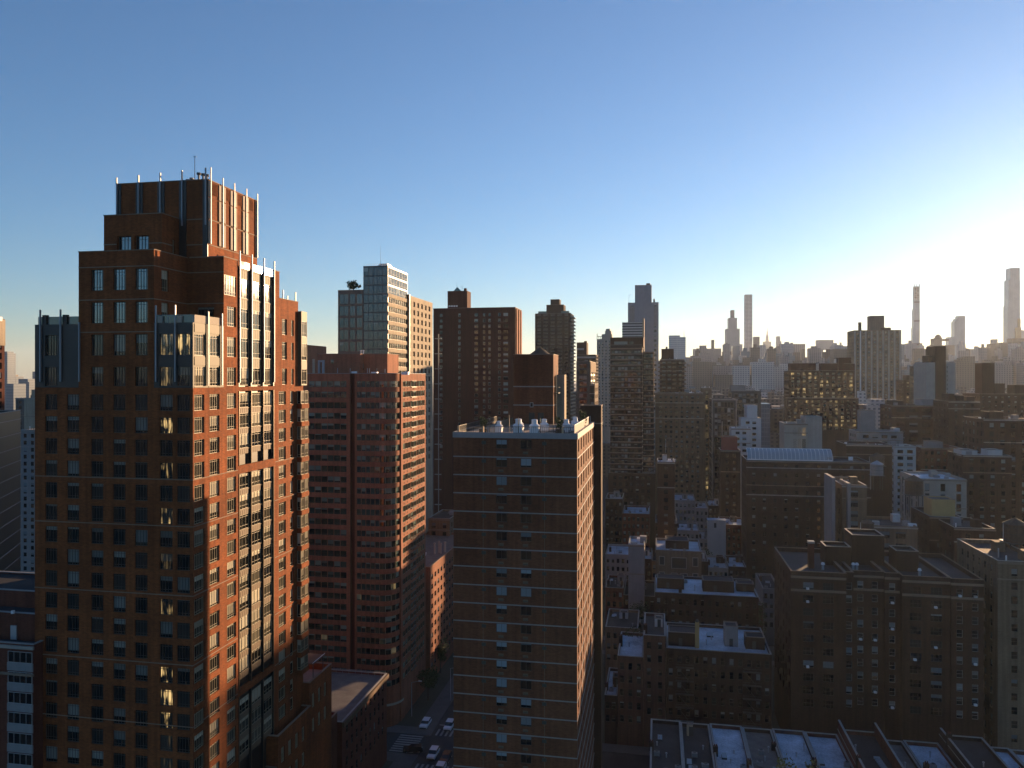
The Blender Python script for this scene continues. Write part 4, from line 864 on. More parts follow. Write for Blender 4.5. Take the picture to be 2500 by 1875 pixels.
# striped terrace tower
v = UV(1567, 400)[1]; b = Bld('terrace_tower', 'brown glass apartment tower wrapped in thin pale terrace bands', Uof(1567, v), v, limit=0)
zt = b.z(842); xl = b.lx(1490); b.blk(xl, 0, 0, 24, 0, zt, 'brick_umber', par=.8, F=[(zt - 75, zt, cuts(.6, -xl - .6, 9, .25), [(zt - 3.0 - 1.9 - 2.85 * k, zt - 3.0 - 2.85 * k) for k in range(24)], .12, 'plain')])
x0, x1, zz = box_on(b, 1490, 1571, 824, 3, 20, zt - .8, 'brick_brown', par=.5, F=[(zt - .8, zt + 4, [(2, 9), (10, 12)], [(zt - .2, zt + 2)], .3, 'plain')])
zs = b.z(859, 3, 5); xr0, xr1 = b.lx(1569.5, 5), b.lx(1596, 5); b.blk(xr0, xr1, 5, 25, 0, zs, 'brick_umber', par=.8, F=[(zs - 75, zs, cuts(.3, xr1 - xr0 - .3, 4, .2), [(zs - 1.2 - 1.9 - 2.85 * k, zs - 1.2 - 2.85 * k) for k in range(24)], .12, 'plain')])
for k in range(24):
    za, zb_ = zt - 2.3 - 2.85 * k, zs - .6 - 2.85 * k
    m = MB(); st = .35 if k > 12 else 0
    m.prism([(xl - .2, -.9), (xl * .42, -.9), (xl * .42 + .5, -.9 - st), (.3, -.9 - st), (.6, .3), (.6, 8), (xl - .2, 8)], za, za + .75 if k < 4 else za + .42, 'stone_belt', 'concrete'); m.build('terrace_band', b.root)
    m = MB(); m.prism([(xr0 + .1, 4.2), (xr1 + .2, 4.2), (xr1 + .5, 5), (xr1 + .5, 12), (xr0 + .1, 12)], zb_, zb_ + .42, 'stone_belt', 'concrete'); m.build('terrace_band', b.root)
b.part('roof_greenery', lambda m: [m.cyl(xl + 1.5 + i * .9, 1.6, zt - .8, zt - .2 + R.random() * .8, .5, .2, 'leaf_green', 6) for i in range(11)])
zb_ = b.z(1155); b.blk(xl - 1, xr1 + .8, -1.6, 22, 0, zb_, 'brick_umber', par=0, roof='roof_gravel', F=seg(xr1 - xl + 1.8, 4, zb_, 2.9, 3.3, 1.5, 1.8, 'plain')); b.done()
# grey tower with blank centre, striped block before it
v = UV(1608, 650)[1]; b = Bld('grey_tower', 'blue-grey concrete tower with a tall blank centre and lower shoulders', Uof(1608, v), v)
zt = b.z(738); xl = b.lx(1533); L = -xl
b.blk(xl, 0, 0, 22, 0, zt, 'concrete_bluegrey', par=.6, F=[(zt - 95, zt, [(L * .08, L * .2), (L * .85, L * .93)], [(zt - 2.5 - 2.2 - 4.1 * k, zt - 2.5 - 4.1 * k) for k in range(22)], .3, lambda c, r: 'plain')])
x0, x1, zz = box_on(b, 1550, 1591, 696, -.6, 16, 40, 'concrete_bluegrey', par=.4); b.part('roof_vault', lambda m: m.prism([(x1 - 4.6, 3), (x1 - 3.9, 3), (x1 - 2.6, 3), (x1 - 1.2, 3), (x1 - 1.2, 12), (x1 - 4.6, 12)], zz - .4, zz + 1.9, 'metal_dark'))
b.part('corner_turret', lambda m: (m.box(-4.5, -3, .5, 3, zt, zt + 2.2, 'metal_dark'), m.cyl(-3.8, 1.7, zt + 2.2, zt + 3.6, .9, .1, 'metal_dark', 8))); b.part('hoist', lambda m: (m.cyl(xl + .8, 1, zt, zt + 6.5, .12, .1, 'steel', 5), m.tube((xl + .8, 1, zt + 6.5), (xl + 3, 1, zt + 7.2), .1, 'steel', 5)))
b.part('stair_panel', lambda m: [m.box(xl + L * f0, xl + L * f1, -.05, -.003, zt - h1, zt - h0, mm, True) for f0, f1, h0, h1, mm in ((.06, .22, 3, 20, 'stucco_grey'), (.84, .95, 3, 20, 'stucco_grey'))]); b.done()
b = simple('striped_block', 'block with fine white horizontal stripes in front of the grey tower', 1519, 1568, 787, 600, 22, 'stucco_white', None, done=False)
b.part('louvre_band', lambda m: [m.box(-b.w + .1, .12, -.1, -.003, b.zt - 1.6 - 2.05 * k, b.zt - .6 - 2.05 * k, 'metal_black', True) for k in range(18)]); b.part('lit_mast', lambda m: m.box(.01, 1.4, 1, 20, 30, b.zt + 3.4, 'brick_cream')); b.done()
# brown terrace tower
b = simple('terraced_brown_tower', 'brown brick tower with rows of balconies on both edges', 1611, 1671, 877, 480, 20, 'brick_brown', (3.4, 2.6, 2.2, 1.4, 'plain'), done=False)
for k in range(22):
    zz = b.zt - 2.0 - 2.6 * k; b.part('balcony', lambda m: (m.box(-b.w - 1.1, -b.w + 1.6, -1.0, -.01, zz - .9, zz, 'brick_tan', True), m.box(-1.6, 1.1, -1.0, -.01, zz - .9, zz, 'brick_tan', True), m.box(-b.w + 2.2 + 5.2, -b.w + 4.6 + 5.2, -.6, -.01, zz - .9, zz, 'brick_tan', True)))
box_on(b, 1615, 1645, 852, 4, 14, b.zt - .8, 'brick_brown', par=.4); b.part('chimney', lambda m: m.box(-b.w + 3.6, -b.w + 4.8, 6, 7.5, b.zt + 5, b.zt + 8, 'brick_umber')); b.done()
# beige apartment block below it, and neighbours
b = simple('beige_apartments', 'long beige brick apartment block below the terraced brown tower', 1600, 1717, 960, 430, 16, 'brick_tan', (2.9, 2.75, 1.3, 1.45, 'plain'), roof='roof_silver', done=False, limit=0)
b.part('cornice', lambda m: [m.box(-b.w - .2, .2, -.35, -.01, zz, zz + .4, 'limestone', True) for zz in (b.zt - 5.6, b.zt - 14.2)]); b.part('fire_balcony', lambda m: [m.box(-b.w + b.w * f, -b.w + b.w * f + 2.6, -.9, -.02, b.zt - 3 - 2.75 * k - .9, b.zt - 3 - 2.75 * k - .8, 'metal_dark', True) for f in (.25, .62) for k in range(7)]); b.done()
b = simple('scaffolded_block', 'narrow block with warm lit scaffold levels beside the beige apartments', 1714, 1738, 948, 470, 14, 'brick_tan', (2.0, 2.9, 1.5, 2.0, 'plain_gold'), done=False)
b.part('scaffold', lambda m: [m.box(-b.w - .2, .1, -1.2, -1.1, b.zt - 2.9 * k, b.zt - 2.9 * k + .15, 'wood_dark', True) for k in range(14)]); b.done()
b = simple('dark_glass_block', 'dark teal glass block with white framed corners', 1738, 1798, 975, 420, 22, 'metal_dark', (1.7, 3.2, 1.5, 2.6, 'plain'), done=False)
b.part('white_frame', lambda m: [m.box(-b.w + f * b.w - .25, -b.w + f * b.w + .25, -.5, -.01, 15, b.zt - h, 'stucco_grey', True) for f, h in ((.01, 0), (.42, 12), (.99, 0))] + [m.box(-b.w, 0, -.5, -.01, b.zt - .5, b.zt + .2, 'stucco_grey', True)]); b.done()
simple('dark_glass_annex', 'wide dark glass block with a plain grey bulkhead, behind the white stepped building', 1786, 1858, 955, 480, 22, 'metal_dark', (2.4, 3.4, 2.0, 2.4, 'plain'), bulk=((.0, .5, .1, .7, 3.5, 'stucco_grey'),))
b = simple('white_stepped_building', 'small white building stepping down in three blocks among the dark roofs', 1786, 1832, 1046, 380, 14, 'stucco_white', (3.2, 2.9, 1.9, 1.3, 'plain'), roof='roof_pale', done=False)
for pl, pr, py, y0 in ((1809, 1858, 1021, 14.02), (1823, 1849, 990, 20.0)):
    x0, x1 = b.lx(pl, y0), b.lx(pr, y0); zz = b.z(py, x0, y0); b.blk(x0, x1, y0, y0 + 12, 0, zz, 'stucco_white', roof='roof_pale', par=.5, F=seg(x1 - x0, zz - 30, zz, 3.2, 2.9, 1.9, 1.3, 'plain') if py > 1000 else ())
b.done()
b = simple('brown_setback_block', 'broad red-brown apartment block with setbacks and many golden windows', 1926, 2087, 905, 600, 24, 'brick_brown', (4.3, 3.0, 2.1, 1.9, 'plain_gold'), done=False, par=.6)
for pl, pr, py in ((1928, 1992, 887), (2005, 2045, 887), (2048, 2078, 873), (2060, 2087, 888)): box_on(b, pl, pr, py, 5, 14, b.zt - .6, 'brick_maroon', par=.3)
zz = b.z(971); b.part('setback_terrace', lambda m: (m.box(-b.w - 3, 2, -2.9, -.02, 0, zz, 'brick_brown'), m.box(-b.w - 3.1, 2, -3.3, -3.2, zz - .6, zz + .1, 'stone_belt', True)))
b.facade('F', -b.w - 3, -3.21, b.w + 5, zz - 28, zz - .7, 'brick_brown', seg(b.w + 5, zz - 28, zz - .7, 4.3, 3.0, 1.9, 1.7, 'plain_gold')); b.done()
# tall grey-tan tower with vertical piers
b = simple('pier_tower', 'tall grey-tan apartment tower with vertical piers and a square bulkhead', 2085, 2200.5, 806, 820, 30, 'brick_tan', (5.6, 3.5, 2.0, 1.9, 'plain'), done=False)
box_on(b, 2124.5, 2159, 771, 3, 15, b.zt - .8, 'brick_grey', par=.3); box_on(b, 2150, 2175, 800, 2, 16, b.zt - .8, 'brick_umber', par=.3); b.part('chimney', lambda m: m.box(b.lx(2098), b.lx(2105), 3, 5.5, b.zt - 1, b.z(785), 'brick_tan'))
b.part('pier', lambda m: [m.box(-b.w + b.w * f, -b.w + b.w * f + 1.6, -.7, -.01, 20, b.zt - .5, 'concrete', True) for f in (.0, .115, .23, .355, .48, .6, .72, .84, .955)]); b.part('painted_lit_edge', lambda m: m.box(-b.w + b.w * .13, -b.w + b.w * .145, -.8, -.71, 40, b.zt - .6, 'white_paint', True)); b.done()  # thin white strip paints a sunlit glint down one pier
# brown-grey stepped tower, gold-lit neighbour
b = simple('stepped_dark_tower', 'brown-grey tower with a tall blank centre and lower wings, haze behind', 2261, 2333, 885, 520, 26, 'concrete', None, done=False)
box_on(b, 2283.7, 2309.4, 845, -.5, 18, 20, 'brick_umber', par=.4); box_on(b, 2266, 2284, 868, 6, 18, b.zt - .8, 'brick_umber', par=.4); b.part('window_column', lambda m: [m.box(-b.w + b.w * .70, -b.w + b.w * .73, -.06, -.01, b.zt - 4 - 2.9 * k, b.zt - 2.6 - 2.9 * k, 'metal_black', True) for k in range(14)]); b.done()
simple('gold_edged_block', 'slim brick block glowing gold on its windows beside the brown-grey stepped tower', 2243, 2261, 893, 540, 20, 'brick_tan', (2.4, 2.9, 1.4, 1.8, 'plain_gold'))
simple('far_roof_block', 'small brown block with a dark tank frame, left of the gold-edged block', 2206, 2236, 928, 640, 20, 'brick_brown', (3, 3, 1.6, 1.6, 'plain_gold'), bulk=((.3, .75, .1, .6, 4.0, 'brick_umber'),))
simple('long_brown_building', 'long low brown institutional building with paired square windows', 2177, 2316, 990, 450, 24, 'brick_brown', (7.0, 4.3, 4.6, 2.2, 'plain'), roof='roof_silver', bulk=((.05, .25, .2, .7, 2.5, 'brick_umber'), (.6, .95, .2, .8, 3, 'stucco_grey')))
simple('dark_mid_block', 'dark brown apartment block with a few bright windows, beside the long brown building', 2316, 2392, 980, 420, 24, 'brick_umber', (4.0, 3.0, 1.4, 1.7, 'plain'), bulk=((.1, .3, .2, .6, 4, 'brick_umber'), (.5, .6, .2, .6, 3, 'brick_umber'), (.7, .95, .2, .7, 2.5, 'brick_umber')))
simple('dark_far_block', 'large dark block with square bulkheads near the right edge, under the pale skyline', 2392, 2520, 962, 520, 30, 'brick_umber', (4, 3.1, 1.4, 1.6, 'plain'), bulk=((.08, .32, .1, .5, 21, 'brick_umber'), (.34, .52, .1, .5, 7, 'brick_umber'), (.75, .95, .2, .6, 6, 'brick_umber')))
simple('arched_window_building', 'brown stone building with arched top windows at the right edge', 2402, 2520, 1024, 330, 22, 'brick_brown', (4.2, 3.6, 1.7, 2.2, 'plain'), bulk=((.2, .5, .2, .6, 3, 'brick_umber'),))
simple('white_topped_house', 'brown building with white painted upper storey and roof boxes', 2352, 2470, 1112, 320, 18, 'brick_brown', (4.0, 3.3, 1.6, 1.8, 'plain'), roof='roof_pale', bulk=((.0, .33, .1, .6, 1.8, 'stucco_white'), (.55, .85, .1, .5, 2.2, 'stucco_white')))
simple('ochre_row_building', 'red-brown building with a thin pale cornice and dark small windows', 2248, 2350, 1094, 355, 18, 'brick_red', (2.6, 3.3, 1.2, 1.5, 'plain'), roof='roof_gravel', bulk=((.25, .6, .2, .6, 2.6, 'stucco_grey'),))
simple('white_balcony_building', 'white balcony apartment building stepping down behind the glass-roofed building', 2092, 2205, 1054, 370, 16, 'stucco_grey', (4.2, 2.9, 2.6, 1.5, 'plain'), roof='roof_pale', bulk=((.1, .42, .1, .5, 10, 'stucco_grey'),))
simple('white_balcony_wing', 'lower white wing with dark balcony openings beside the white balcony building', 2184, 2236, 1090, 345, 14, 'stucco_white', (4.0, 2.9, 2.4, 1.5, 'plain'), roof='roof_pale')
simple('blank_brick_block', 'plain brown brick block with pale roof edges and small white roof vents', 2066, 2178, 1086, 325, 18, 'brick_umber', None, roof='roof_tar', cope='white_band')
b = simple('beige_stage_block', 'beige block with two rows of tall dark windows and a blank taller wall', 1915, 1971, 1034, 330, 14, 'concrete_pale', None, roof='roof_pale', done=False)
b.wins += [('F', (-b.w * .62 + i * b.w * .2, -.02, b.zt - 5.2 - j * 6.4 + .0), b.w * .15, 3.6 if j == 0 else 5.0, 'plain_gold') for i in range(3) for j in range(2)]
x0, x1, zz = box_on(b, 1966, 2007, 1018, 1.5, 13, 0, 'concrete', par=.4); b.done()
simple('red_wall_block', 'dark block with a plain dull red box on its roof among the low roofs', 1760, 1808, 1100, 360, 14, 'brick_umber', (3.2, 3.2, 1.2, 1.6, 'plain'), bulk=((.1, .85, .1, .7, 6.2, 'red_glazed'),))
# glass-roofed building
b = simple('conservatory_building', 'dark brick building carrying a long barrel-vaulted glass conservatory on its roof', 1823, 2125, 1126, 305, 20, 'brick_umber', (4.1, 3.4, 1.3, 1.6, 'sash'), roof='roof_tar', limit=150, done=False, cope='white_band')
b.part('cornice', lambda m: [m.box(-b.w - .2, .2, -.3, -.01, b.zt - h, b.zt - h + .35, 'white_band', True) for h in (3.1, 14)])
xa, xb = b.lx(1826), b.lx(2034)
def vault(m):
    n = 8
    for i in range(n):
        a0, a1 = math.pi / 2 * i / n, math.pi / 2 * (i + 1) / n
        p = lambda a: (2.2 + 4.2 * (1 - math.cos(a)) - 1.0, b.zt + 4.3 * math.sin(a))
        (y0_, z0_), (y1_, z1_) = p(a0), p(a1); m.face([(xa, y0_, z0_), (xb, y0_, z0_), (xb, y1_, z1_), (xa, y1_, z1_)], 'glass_roof', (.1, (0, 0, 1, 1)))
def ribs(m):
    for k in range(22):
        x = xa + (xb - xa) * k / 21
        for i in range(8):
            a0, a1 = math.pi / 2 * i / 8, math.pi / 2 * (i + 1) / 8; f = lambda a: (x, 1.15 + 4.2 * (1 - math.cos(a)), b.zt + 4.36 * math.sin(a)); m.tube(f(a0), f(a1), .09, 'white_paint', 4)
b.part('glass_vault', vault); b.part('vault_ribs', ribs); b.part('ridge_beam', lambda m: m.tube((xa, 5.4, b.zt + 4.4), (xb, 5.4, b.zt + 4.4), .15, 'white_paint', 5)); b.part('eave_beam', lambda m: m.box(xa, xb, .9, 1.15, b.zt - .2, b.zt + .4, 'white_paint', True)); b.done()
b = simple('fin_wall_building', 'tall narrow grey building with two pale projecting side walls', 2056, 2116, 1185, 235, 20, 'brick_tan', (5.5, 3.1, 2.2, 1.9, 'triple'), limit=60, done=False)
b.part('fin_wall', lambda m: [m.box(-b.w - 3.4 + i * 4.6, -b.w - 2.5 + i * 4.6, -2.5 + i * .8, 9, 0, b.zt + (2.5 if i == 0 else .8), 'stucco_grey') for i in range(2)]); b.done()
simple('penthouse_building', 'pale stucco penthouse block with terrace and flat grey roof', 2245, 2360, 1170, 265, 22, 'limestone', (5.0, 3.4, 1.5, 2.6, 'sash'), roof='roof_silver', cope='white_band', limit=60)
simple('ochre_bulkhead_building', 'dark building with a plain ochre bulkhead beside the penthouse block', 2270, 2350, 1262, 235, 18, 'brick_umber', (3.6, 3.2, 1.3, 1.7, 'sash'), bulk=((.12, .85, .1, .5, 5.0, 'stucco_yellow'),), limit=40)
simple('stone_parapet_building', 'brown building with a pale stone parapet right of the ochre bulkhead', 2330, 2430, 1290, 222, 18, 'brick_brown', (3.6, 3.2, 1.3, 1.7, 'sash'), cope='limestone', limit=60)
simple('brown_loft_building', 'brown loft building with tall paired windows between the fin walls and penthouse', 2120, 2240, 1285, 226, 16, 'brick_tan', (4.4, 3.4, 2.8, 2.0, 'triple'), cope='stone_belt', limit=60)
simple('edge_building', 'brown building with a slanting pale parapet at the lower right edge', 2436, 2560, 1372, 172, 24, 'brick_tan', (3.4, 3.1, 1.3, 1.7, 'sash'), cope='limestone', limit=60)
# wide pre-war apartment house
v = 190.0; uR = Uof(2402, v); b = Bld('prewar_apartments', 'massive dark brick pre-war apartment house with a notched roof parapet', uR, v, limit=300)
zt = b.z(1400, -30); xs = [b.lx(p) for p in (1931, 2066, 2088, 2168, 2205, 2322, 2402)]
ys = [0, 1.6, 3.4, 2.6, 0.6, 0.0]
for i in range(6):
    x0, x1 = xs[i], xs[i + 1] - .006; L = x1 - x0
    b.blk(x0, x1, ys[i], 26.0 + (i % 2) * .02, 0, zt - .02 * i, 'brick_brown', roof='roof_tar', cope='stone_belt', par=1.0,
          F=seg(L, zt - 34, zt, 4.4 if L > 8 else 3.2, 3.05, 2.4 if L > 8 else 1.3, 1.75, 'triple' if L > 8 else 'sashw', top=2.4, ma=.9), L=seg(26 - ys[i], zt - 34, zt, 4.2, 3.05, 1.4, 1.75, 'plain', top=2.4) if i == 0 else ())
    b.part('setback_band', lambda m: [m.box(x0 - .05, x1 - .03, ys[i] - .35, ys[i] - .01, zz, zz + .5, 'stone_belt', True) for zz in (zt - 4.6, zt - 1.5)] if L > 3 else None)
for pl, pr, py, y0, d in ((2080, 2159, 1306, 14, 8), (2015, 2077, 1334, 12, 6), (2188, 2243, 1345, 9, 6)):
    x0, x1 = b.lx(pl, y0), b.lx(pr, y0); zz = b.z(py, x0, y0); b.blk(x0, x1, y0, y0 + d, zt - 1, zz, 'brick_umber', par=.6, cope='limestone')
b.part('chimney', lambda m: (m.box(b.lx(1974, 8), b.lx(1988, 8), 8, 9.4, zt - 1, b.z(1325, -40, 8), 'brick_red'), m.box(b.lx(1973, 8), b.lx(1989, 8), 7.9, 9.5, b.z(1325, -40, 8), b.z(1320, -40, 8), 'white_band', True)))
for px, y in ((2009, 7), (2083, 8), (2092, 8), (2245, 5)): b.part('roof_vent', lambda m: (m.cyl(b.lx(px, y), y, zt - 1, zt + .3, .3, .3, 'steel', 8), m.cyl(b.lx(px, y), y, zt + .3, zt + .8, .5, .3, 'white_paint', 8)))
for i in range(26):
    k = R.choice(b.wins); side, p, w_, h_, st = k
    if side == 'F': b.part('air_conditioner', lambda m: m.box(p[0] + w_ * .3, p[0] + w_ * .3 + .6, p[1] - .5, p[1] + .05, p[2] + .05, p[2] + .5, 'white_paint', True))
b.done()
# ------------------------------------------------------------------ water tanks
def tank(label, px, py, Y, r_, h_, leg, mat='tank_wood', roofm='tank_wood'):
    u, v = UV(px, Y); z = Zof(py, u, v); t = thing('water_tank', label, 'water tank', G(u, v, z - leg), -TH, 'rooftop water tanks')
    m = MB(); m.cyl(0, 0, leg, leg + h_, r_, r_ * .97, mat, 20); m.build('barrel', t)
    m = MB(); m.cyl(0, 0, leg + h_, leg + h_ + r_ * .62, r_ * 1.1, .04, roofm, 20); m.build('cone_roof', t)
    for i in range(3): m = MB(); m.cyl(0, 0, leg + h_ * (.15 + .33 * i), leg + h_ * (.15 + .33 * i) + .08, r_ * 1.015, r_ * 1.015, 'metal_dark', 20, False); m.build('hoop', t)
    for a in range(4): m = MB(); x, y = r_ * .7 * (1 if a % 2 else -1), r_ * .7 * (1 if a > 1 else -1); m.box(x - .12, x + .12, y - .12, y + .12, 0, leg, 'metal_dark'); m.build('leg', t)
    m = MB(); m.box(-r_ * 1.05, r_ * 1.05, -r_ * 1.05, r_ * 1.05, leg - .25, leg - .003, 'metal_dark', True); m.build('platform', t)
    m = MB(); m.tube((-r_ - .15, 0, 0), (-r_ - .15, 0, leg + h_), .06, 'white_paint', 5); m.build('pipe', t)
tank('small water tank with a bright metal cone roof on tall legs, above the conservatory building', 2141, 1160, 290, 2.2, 4.2, 5.5, 'stucco_grey', 'steel')
tank('wooden water tank behind the metal-roofed one, its edge lit by the sun', 2141, 1136, 318, 2.8, 3.6, 3)
tank('large wooden water tank with a long white ladder, in front of the penthouse block', 2231, 1206, 258, 2.9, 4.6, 7.5)
tank('wooden water tank with a sunlit edge right behind the pre-war apartment house', 2118, 1305, 215, 1.7, 3.3, 3)
tank('wooden water tank standing on a frame at the right edge', 2478, 1322, 190, 2.5, 4.4, 6)
tank('shadowed wooden water tank on the roof left of the brick tower', 39, 1448, 123, 1.85, 2.0, .5)
tank('thin wooden water tank with one bright edge beyond the terrace tower', 1634, 1090, 372, 1.6, 3.6, 3)
# ------------------------------------------------------------------ left edge
u, v = UV(50, 168); b = Bld('banded_glass_block', 'dark glass office block with thin white floor lines at the left edge', u, v, rz=math.radians(30.6))
zt = b.z(1002); b.blk(-30, 0, -45, 0, 0, zt, 'metal_black', par=.4)
b.part('window_wall', lambda m: m.face([(.03, -45, 0), (.03, 0, 0), (.03, 0, zt - .5), (.03, -45, zt - .5)], 'metal_black'))
for k in range(26): b.part('floor_band', lambda m: m.box(.04, .12, -45, .1, zt - 1.9 - 3.0 * k, zt - 1.75 - 3.0 * k, 'white_band', True))
b.done()
simple('cream_slab', 'cream slab with three sunlit vertical strips beside the brick tower', 59, 110, 972, 420, 14, 'brick_cream', None, roof='roof_pale', bulk=((.25, .6, .1, .8, 4.5, 'brick_cream'),))
simple('grey_balcony_block', 'grey block with stacked balconies left of the cream slab', 38, 59, 972, 440, 16, 'brick_grey', (3, 3, 2, 1.6, 'plain'))
simple('white_grid_block', 'bluish white apartment block with dark windows below the cream slab', 48, 110, 1050, 330, 16, 'stucco_grey', (3.6, 3, 1.6, 1.7, 'plain'))
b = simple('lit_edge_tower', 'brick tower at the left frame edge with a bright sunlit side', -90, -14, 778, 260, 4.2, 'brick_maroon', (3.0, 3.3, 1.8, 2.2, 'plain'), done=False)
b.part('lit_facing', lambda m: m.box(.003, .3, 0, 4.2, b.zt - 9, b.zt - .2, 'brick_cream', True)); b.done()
b = simple('white_panel_house', 'brick apartment house with white panelled window bays below the water tank', -150, 82, 1566, 105, 16, 'brick_red', None, par=.7, cope='coping', limit=60, done=False)
x0, x1 = b.lx(21), b.lx(80); L = x1 - x0
for k in range(7):
    zz = b.zt - 1.0 - 2.75 * k; b.wins.append(('F', (x0, -.14, zz - 1.5), L, 1.5, 'quad')); b.part('white_panel', lambda m: m.box(x0 - .1, x1 + .1, -.16, -.01, zz - 2.6, zz - 1.52, 'stucco_grey', True))
for k in range(6): zz = b.zt - 3 - 2.75 * k; b.part('balcony_rail', lambda m: baluster_rail(m, b.lx(-60), -.5, b.lx(6), -.5, zz - 1.2, 'frame_white', 1.0, .2))
for k, (pa, pb, py0, y0) in enumerate(((-150, 88, 1445, 6.0), (-150, 88, 1500, 3.0))):
    xa, xb = b.lx(pa, y0), b.lx(pb, y0); zz = b.z(py0, xb, y0); b.blk(xa, xb, y0, 15 - k * .1, b.zt - .7, zz, 'brick_red', par=.2, cope='white_band')
xd = b.lx(33, 2.8); b.part('roof_door', lambda m: m.box(xd - .55, xd + .4, 2.85, 2.99, b.zt - .6, b.zt + 1.35, 'door_grey', True)); b.part('wall_lamp', lambda m: m.cyl(xd, 2.7, b.zt + 3.1, b.zt + 3.5, .25, .25, 'white_paint', 8)); b.done()
# ------------------------------------------------------------------ far skyline
def far(name, label, Y, blocks, lv=40, extra=None, group='hazy towers of the far skyline'):
    pxm = (blocks[0][0] + blocks[0][1]) / 2; u, v = UV(pxm, Y); b = Bld(name, label, u, v, 'tower', group)
    for i, bl in enumerate(blocks):
        pl, pr, py, mat = bl[:4]; inset = bl[4] if len(bl) > 4 else i * 2.0
        x0, x1 = b.lx(pl, inset), b.lx(pr, inset); zt = b.z(py, x0, inset)
        m = MB(); m.box(x0, x1, inset, max(inset + 6, lv - inset), 0 if i == 0 or len(bl) > 4 and inset < 0 else b.zprev - 2, zt, mat); m.build('shaft' if i == 0 else 'tier', b.root); b.zprev = zt; b.last = (x0, x1, zt)
    if extra: extra(b)
    return b
def mast(px, py0, py1, r=.5, mat='far_grey'):
    return lambda b: b.part('mast', lambda m: m.cyl(b.lx(px, 8), 8, b.z(py0, 0, 8), b.z(py1, 0, 8), r, r * .3, mat, 6))
far('glass_antenna_tower', 'pale blue glass tower with an antenna beyond the terraced brown tower', 1500, [(1633, 1674, 823, 'far_glass_pale'), (1633, 1660, 819, 'far_glass_pale', 4)], 34, mast(1670, 822, 806, .5))
far('slim_pale_tower', 'slim pale tower, first narrow shaft of the far skyline after the antenna tower', 1900, [(1692, 1700, 852, 'far_pale')], 14)
far('broad_office_slab', 'broad low grey office slab at the left start of the hazy skyline', 1700, [(1686, 1735, 869, 'far_grey'), (1708, 1734, 862, 'far_grey')], 40)
far('brown_step_block', 'grey block with a lone red-brown chimney shaft above it', 2100, [(1717, 1761, 851, 'far_grey')], 40, lambda b: b.part('chimney', lambda m: m.box(b.lx(1737), b.lx(1744), 4, 14, b.z(852), b.z(829.5), 'far_brown')))
far('stepped_spire_tower', 'stepped hazy tower narrowing in four tiers like a wedding cake', 2500, [(1767.5, 1812.6, 840.6, 'far_pale'), (1773, 1806, 802.6, 'far_pale', 4), (1779, 1799.5, 776, 'far_pale', 8), (1785, 1793.2, 757, 'far_grey', 12)], 60, lambda b: b.part('tier_band', lambda m: m.box(b.lx(1767) , b.lx(1813), -.8, -.1, b.z(866), b.z(858), 'far_brown', True)))
far('slender_square_tower', 'very slender square white-grid tower, tallest of the middle skyline', 2700, [(1818.6, 1836.8, 719, 'far_white_grid')], 27)
far('dark_slim_neighbour', 'dark slim slab touching the slender square tower', 2600, [(1840.7, 1854.6, 822, 'far_grey')], 30)
def spire(b):
    z = b.z
    b.part('crown', lambda m: (m.cyl(b.lx(1873.3, 20), 20, z(834), z(819), 13, 9, 'far_pale', 12), m.cyl(b.lx(1873.3, 20), 20, z(819), z(808), 7, 3.2, 'far_pale', 10))); b.part('spire', lambda m: m.cyl(b.lx(1873.3, 20), 20, z(808), z(794), 1.6, .3, 'far_grey', 6))
far('spired_deco_tower', 'distant art-deco tower with rounded shoulders and a needle spire', 5400, [(1858.5, 1888, 868, 'far_grey'), (1861, 1885.5, 845, 'far_grey', 6), (1864, 1882.6, 834, 'far_grey', 10)], 60, spire)
far('narrow_notched_tower', 'narrow pale tower with a notched top right of the needle spire', 3600, [(1896, 1908, 833, 'far_pale'), (1896, 1905, 821, 'far_pale', 3)], 26)
far('brown_mid_block', 'dull brown block between the needle spire and the broad ribbed slab', 2400, [(1875, 1902, 856, 'far_brown')], 36)
far('broad_ribbed_slab', 'broad grey slab with fine vertical ribs in the middle of the skyline', 2600, [(1903, 1966, 840, 'far_slab')], 36, lambda b: b.part('roof_plant', lambda m: m.box(b.lx(1930), b.lx(1937), 4, 12, b.z(841), b.z(836.5), 'far_grey')))
far('twin_step_block', 'hazy stepped block with a thin mast, left of the tall pier tower', 3000, [(1985, 2010, 853, 'far_grey'), (1996, 2035, 830, 'far_pale', 5)], 50, mast(2048.5, 840, 793, .8))
far('low_wide_block', 'low wide pale-roofed block just left of the tall pier tower', 1500, [(2037, 2087, 845, 'far_brown')], 40, lambda b: b.part('roof_cap', lambda m: m.box(b.lx(2035), b.lx(2087), -1, 30, b.z(852), b.z(844.8), 'far_pale')))
def lattice(b):
    z = b.z
    for i in range(6): b.part('crown_brace', lambda m: (m.tube((b.lx(2232.3), 2, z(700 + i * 5.2)), (b.lx(2245), 2, z(700 + i * 5.2)), 1.5, 'far_brown', 4), m.tube((b.lx(2232.3 if i % 2 else 2245), 2, z(700 + i * 5.2)), (b.lx(2245 if i % 2 else 2232.3), 2, z(705.2 + i * 5.2)), 1.3, 'far_brown', 4)))
    for p in (2232.3, 2238.5, 2245): b.part('crown_post', lambda m: m.box(b.lx(p) - 1.4, b.lx(p) + 1.4, 1, 3.8, z(732), z(693), 'far_pale', True))
    for py in (739, 785, 845): b.part('belt', lambda m: m.box(b.lx(2231.5), b.lx(2246), -1, -.1, z(py), z(py - 3), 'far_brown', True))
far('feather_slim_tower', 'extremely thin tower with an open latticed crown right of the pier tower', 3000, [(2229, 2245.8, 800, 'far_glass_pale'), (2230.5, 2245.8, 755, 'far_glass_pale', .3), (2232, 2245.6, 700, 'far_glass_pale', 2.2)], 24, lattice)
